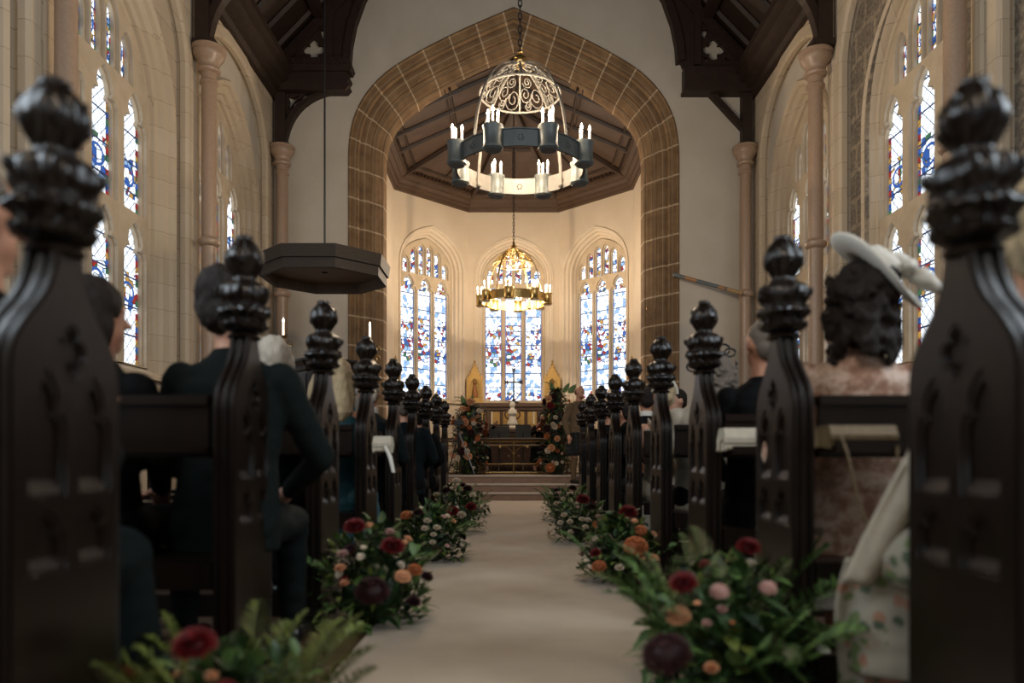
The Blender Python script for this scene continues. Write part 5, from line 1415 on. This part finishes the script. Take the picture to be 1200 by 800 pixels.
# musicians
tm, Hm, Mm = sitter('musician in black with a dark bob seated behind the altar rail', .64, 16.25, skin_b, black_suit, black_suit, hair_dark, 'bob', .92, .95, rz=PI - .2, arms='violin', skirt=True, seed=18, base=.449, lean=.15)
tm2, _, _ = sitter('musician in black playing a violin, mostly hidden by the left flower column', -.80, 16.25, skin_b, black_suit, black_suit, hair_dark, 'bob', .92, .95, rz=PI + .3, arms='violin', skirt=True, seed=19, base=.449, lean=.1)
wood_red = mat('violin_varnish', '#5a2410', '#70310f', rough=.3, scale=10)
for x, rzz, lb in ((.60, .5, 'violin held by the musician right of the music stands'), (-.62, -.5, 'violin held by the musician beside the left flower column')):
    t = thing('violin', lb, 'violin', (x, 15.86, 1.50 if x > 0 else 1.42), rzz); t.rotation_euler = (.35, .25, rzz)
    mb = MB(); pr = [(.0, -.18), (.07, -.165), (.10, -.11), (.085, -.05), (.055, -.01), (.075, .06), (.08, .11), (.05, .155), (0, .17)]
    mb.poly([(a, b) for a, b in pr] + [(-a, b) for a, b in reversed(pr[1:-1])], -.02, .02); bevel(mb.build('body', wood_red, t, 0), .006)
    mb = MB(); mb.box(-.014, .014, -.035, -.02, .05, .30); mb.tube([(0, -.01, .28), (0, -.03, .34), (0, .0, .36)], .012, 6); mb.build('neck', black, t, 0)
for x, y, lb, w_ in ((X(585, 15.9), 15.9, 'black perforated music stand left of the altar figure', .22), (X(613, 15.95), 15.95, 'black solid music stand right of the altar figure', .17)):
    t = thing('music_stand', lb, 'music stand', (x, y, .449))
    mb = MB(); hs = [[(-w_ + .03 + (2 * w_ - .06) * (i + .3) / 9, .03 + .06 * j), (-w_ + .03 + (2 * w_ - .06) * (i + .7) / 9, .03 + .06 * j), (-w_ + .03 + (2 * w_ - .06) * (i + .7) / 9, .055 + .06 * j), (-w_ + .03 + (2 * w_ - .06) * (i + .3) / 9, .055 + .06 * j)] for i in range(9) for j in (0, 1, 3, 4)] if w_ > .2 else []
    mb.poly([(-w_, 0), (w_, 0), (w_ * .95, .33), (-w_ * .95, .33)], -.004, .004, holes=hs); mb.box(-w_, w_, -.05, 0, -.01, .0)
    mb.xf(Matrix.Translation((0, -.02, .72)) @ Matrix.Rotation(-.3, 4, 'X')); mb.build('desk', black, t, 0)
    mb = MB(); mb.tube([(0, 0, .12), (0, 0, .86)], .012, 8); mb.build('pole', black, t)
    for k in range(3):
        a = 2 * PI * k / 3 + .5; mb = MB(); mb.tube([(0, 0, .28), (.28 * math.cos(a), .28 * math.sin(a), .012)], .009, 6); mb.build('leg', black, t)
# camera on a tripod
t = thing('camera_tripod', 'black video camera on a tripod in front of the left flower column', 'tripod', (X(538, 14.45), 14.42, .449))
mb = MB(); mb.tube([(0, 0, .55), (0, 0, .93)], .014, 8); mb.build('centre_column', black, t)
silver = mat('silver_metal', '#a8acb0', '#8f9498', rough=.3, metal=.9)
for k, (dx, dy, m) in enumerate(((.30, -.02, silver), (-.20, -.16, black), (-.06, .26, black))):
    mb = MB(); mb.tube([(0, 0, .80), (dx * .5, dy * .5, .42), (dx, dy, .015)], [.013, .012, .009], 8); o = mb.build('leg', m, t)
mb = MB(); mb.box(-.09, .09, -.06, .06, .96, 1.04); mb.box(-.02, .06, -.05, .05, 1.03, 1.08); mb.lathe([(.03, -.12), (.035, -.04), (.035, .0)], seg=14); n9 = 14 * 3
for i in range(len(mb.v) - n9, len(mb.v)): v = mb.v[i]; mb.v[i] = (v[0], v[2] * -1 + .0, v[1] + 1.0)
mb.build('camera', black, t, 0)
mb = MB(); mb.box(-.03, .03, -.03, .03, .92, .96); mb.tube([(0, 0, .94), (-.12, .14, .84)], .008, 6); mb.build('pan_head', black, t)

# standing man in a kilt
def kilted():
    z0 = .30; x, y = 1.19, 13.93
    t = thing('person', 'bald bearded man standing in a tweed jacket and dark tartan kilt by the right pews', 'person', (x, y, z0), math.radians(-138))
    k = 1.80 / 1.74
    def P(a, b, c): return Vector((a, b, c)) * k
    mb = MB()
    loft(mb, [(0, 0, .82 * k, .15, .11), (0, 0, .95 * k, .16, .12), (0, .02, 1.1 * k, .15, .115), (0, .02, 1.3 * k, .17, .11), (0, .01, 1.40 * k, .15, .09), (0, .01, 1.46 * k, .07, .06)])
    cap(mb, P(0, .01, 1.44), P(0, .04, 1.56), .06, .058)
    for s in (-1, 1):
        cap(mb, P(s * .09, 0, .86), P(s * .10, .02, .48), .085, .058); cap(mb, P(s * .10, .02, .48), P(s * .11, -.01, .30), .055, .058); cap(mb, P(s * .11, -.01, .30), P(s * .11, 0, .09), .055, .038)
        cap(mb, P(s * .11, -.02, .05), P(s * .14, .17, .035), .035, .03)
    sh = [P(-.185, 0, 1.37), P(.185, 0, 1.37)]; el = [P(-.26, .0, 1.10), P(.27, -.06, 1.10)]; wr = [P(-.16, .22, .98), P(.27, .03, .86)]
    for s in (0, 1):
        cap(mb, sh[s], el[s], .055, .043); cap(mb, el[s], wr[s], .042, .028); hand(mb, wr[s], (wr[s] - el[s]) + Vector((0, 0, -.05)), -1 if s == 0 else 1, 1.1)
    H = P(0, .05, 1.635); M = head_shapes(mb, H, .1, -.18)
    link('body', fuse(mb, .008, skin_b, 'body', 2), t)
    link('hair', hair_mesh('rim', M, mat('hair_stubble', '#8a6650', '#7a5843', rough=.6, scale=30)), t)
    mb = MB(); mb.ell((0, .045, -.092), (.052, .048, .035), 12, 8); me = fuse(mb, .006, mat('beard', '#6b4a33', '#7d5a40', rough=.8, scale=60), 'beard', 1); me.transform(M); link('beard', me, t)
    mb = MB()
    for s in (-1, 1): mb.ell((s * .03, .083, .004), (.012, .007, .007), 8, 6)
    me = mb.mesh('eyes', black); me.transform(M); link('eyes', me, t)
    def wr_(co, n): q = co * 7; return co + n * (.008 * noise.noise(Vector((q.x, q.y, q.z * 2))))
    mb = MB(); loft(mb, [(0, -.01, .90 * k, .205, .155), (0, 0, .98 * k, .20, .15), (0, .015, 1.1 * k, .19, .145), (0, .015, 1.25 * k, .20, .135), (0, .0, 1.37 * k, .20, .115), (0, -.005, 1.43 * k, .14, .09), (0, .0, 1.475 * k, .085, .075)])
    for s in (0, 1): cap(mb, sh[s], el[s], .078, .062); cap(mb, el[s], wr[s].lerp(el[s], .12), .06, .048)
    link('tweed_jacket', fuse(mb, .011, tweed, 'jacket', 2, wr_), t)
    mb = MB(); mb.poly([(-.075, 1.12 * k), (-.045, 1.42 * k), (0, 1.475 * k), (.045, 1.42 * k), (.075, 1.12 * k), (0, 1.02 * k)], .130, .160); mb.xf(Matrix.Rotation(.12, 4, 'X')); o = mb.build('shirt_and_waistcoat', linen, t, 0); o.location = (0, .19, 0)
    mb = MB(); n = 60; vs = []; fs = []
    for j, (z, r) in enumerate(((1.0, .165), (.9, .185), (.75, .205), (.6, .225), (.50, .235))):
        for i in range(n):
            th = 2 * PI * i / n; rr = r * (1 + (.05 * (i % 3 - 1) * (1 - j * 0 if j else 0.2))); vs.append((rr * math.cos(th), rr * .8 * math.sin(th) - .005, z * k))
    for j in range(4):
        for i in range(n): fs.append((j * n + i, j * n + (i + 1) % n, (j + 1) * n + (i + 1) % n, (j + 1) * n + i))
    mb.add(vs, fs); o = mb.build('kilt', tartan_m, t, 30); o.modifiers.new('t', 'SOLIDIFY').thickness = .008
    mb = MB(); mb.ell((0, .235, .80 * k), (.085, .035, .10), 14, 10)
    me = fuse(mb, .009, hose, 'sporran', 1); sp = link('sporran', me, t)
    mb = MB()
    for i in (-1, 0, 1): mb.tube([(i * .035, .275, .80 * k), (i * .036, .28, .74 * k)], [.008, .013], 8)
    mb.build('tassels', linen, sp)
    mb = MB(); mb.tube([(0.17 * math.cos(a * .5 + .2), .04 + .18 * math.sin(a * .5 + .2), .93 * k - .03 * math.sin(a * .55)) for a in range(6)], .006, 6); mb.build('sporran_chain', silver, t)
    for s in (-1, 1):
        mb = MB(); cap(mb, P(s * .10, .015, .44), P(s * .11, -.01, .30), .064, .066); cap(mb, P(s * .11, -.01, .30), P(s * .11, 0, .09), .064, .046); link('hose', fuse(mb, .010, hose, 'hose', 2), t)
        mb = MB(); cap(mb, P(s * .11, -.03, .045), P(s * .145, .19, .035), .045, .038); link('shoe', fuse(mb, .009, shoe_black, 'shoe', 1), t)
kilted()
# bags and shoes
gold_bag = mat('gold_mesh_fabric', '#4a3a24', '#6b5838', rough=.5, metal=.3, scale=90, bump=.3)
def bag(label, p, sx, sy, sz, m, rz=0, strap=None, chain=None):
    t = thing('handbag', label, 'bag', p, rz)
    mb = MB(); mb.poly([(-sy, 0), (sy, 0), (sy * 1.05, sz * .5), (sy * .8, sz), (-sy * .7, sz), (-sy * 1.05, sz * .5)], -sx, sx, 'yz'); bevel(mb.build('body', m, t, 0), .008, 2)
    mb = MB(); mb.poly([(-sy * 1.15, sz * .35), (-sy * 1.05, sz * .35), (-sy * .8, sz), (sy * .8, sz * 1.0), (sy * .8, sz * 1.1), (-sy * .85, sz * 1.12), (-sy * 1.18, sz * .6)], -sx * 1.01, sx * 1.01, 'yz'); mb.build('flap', m, t, 0)
    if chain:
        mb = MB(); mb.tube(chain, .004, 6); mb.build('chain_strap', gold_bag, t)
    return t
zl = .815
by = PEW_Y[1] - .24
bag('gold mesh clutch with a hanging chain on the book ledge below the hatted woman', (X(1003, by), by, zl), .098, .05, .055, gold_bag,
    chain=[(-.07, -.055, .03), (-.06, -.075, -.02), (-.045, -.08, -.09), (-.03, -.08, -.16), (-.01, -.08, -.22), (.03, -.08, -.25), (.07, -.08, -.2), (.09, -.075, -.1), (.09, -.07, .0)])
by = PEW_Y[2] - .24
bag('cream handbag on the book ledge behind the man in the black suit', (X(872, by), by, zl), .10, .05, .085, cream_cloth, chain=[(-.09, -.04, .06), (-.12, -.05, .03), (-.12, -.05, -.01), (-.08, -.05, .0)])
by = PEW_Y[3] - .24
t = bag('small cream ribboned bag on the book ledge of the fourth left pew', (X(449, by), by, zl), .05, .04, .08, cream_cloth)
mb = MB(); mb.tube([(.02, -.05, .03), (.05, -.06, -.03), (.07, -.06, -.12)], [.008, .012, .01], 6); mb.build('ribbon', linen, t)
def heel(label, p, rz, m, s=1.0):
    t = thing('high_heel_shoe', label, 'shoe', p, rz)
    mb = MB(); cap(mb, Vector((0, .16, .02)), Vector((0, .09, .035)), .032 * s, .028 * s); cap(mb, Vector((0, .09, .035)), Vector((0, -.02, .115)), .028 * s, .032 * s); mb.ell((0, -.03, .125), (.03, .035, .03))
    link('shoe_body', fuse(mb, .007, m, 'shoe_body', 1), t)
    mb = MB(); mb.tube([(0, -.045, .10), (0, -.04, .05), (0, -.045, .0)], [.018, .009, .006], 8); mb.build('heel', m, t); return t
sy = 2.55
heel('white stiletto heel under the seat of the hatted woman', (X(957, sy), sy, EYE + (CY - 760) * sy / F if EYE + (CY - 760) * sy / F > .16 else .0), .1, linen)
sy = 4.35
t = heel('teal blue heeled shoe on a foot between two right pew ends', (X(800, sy), sy, 0), .3, teal_cloth)
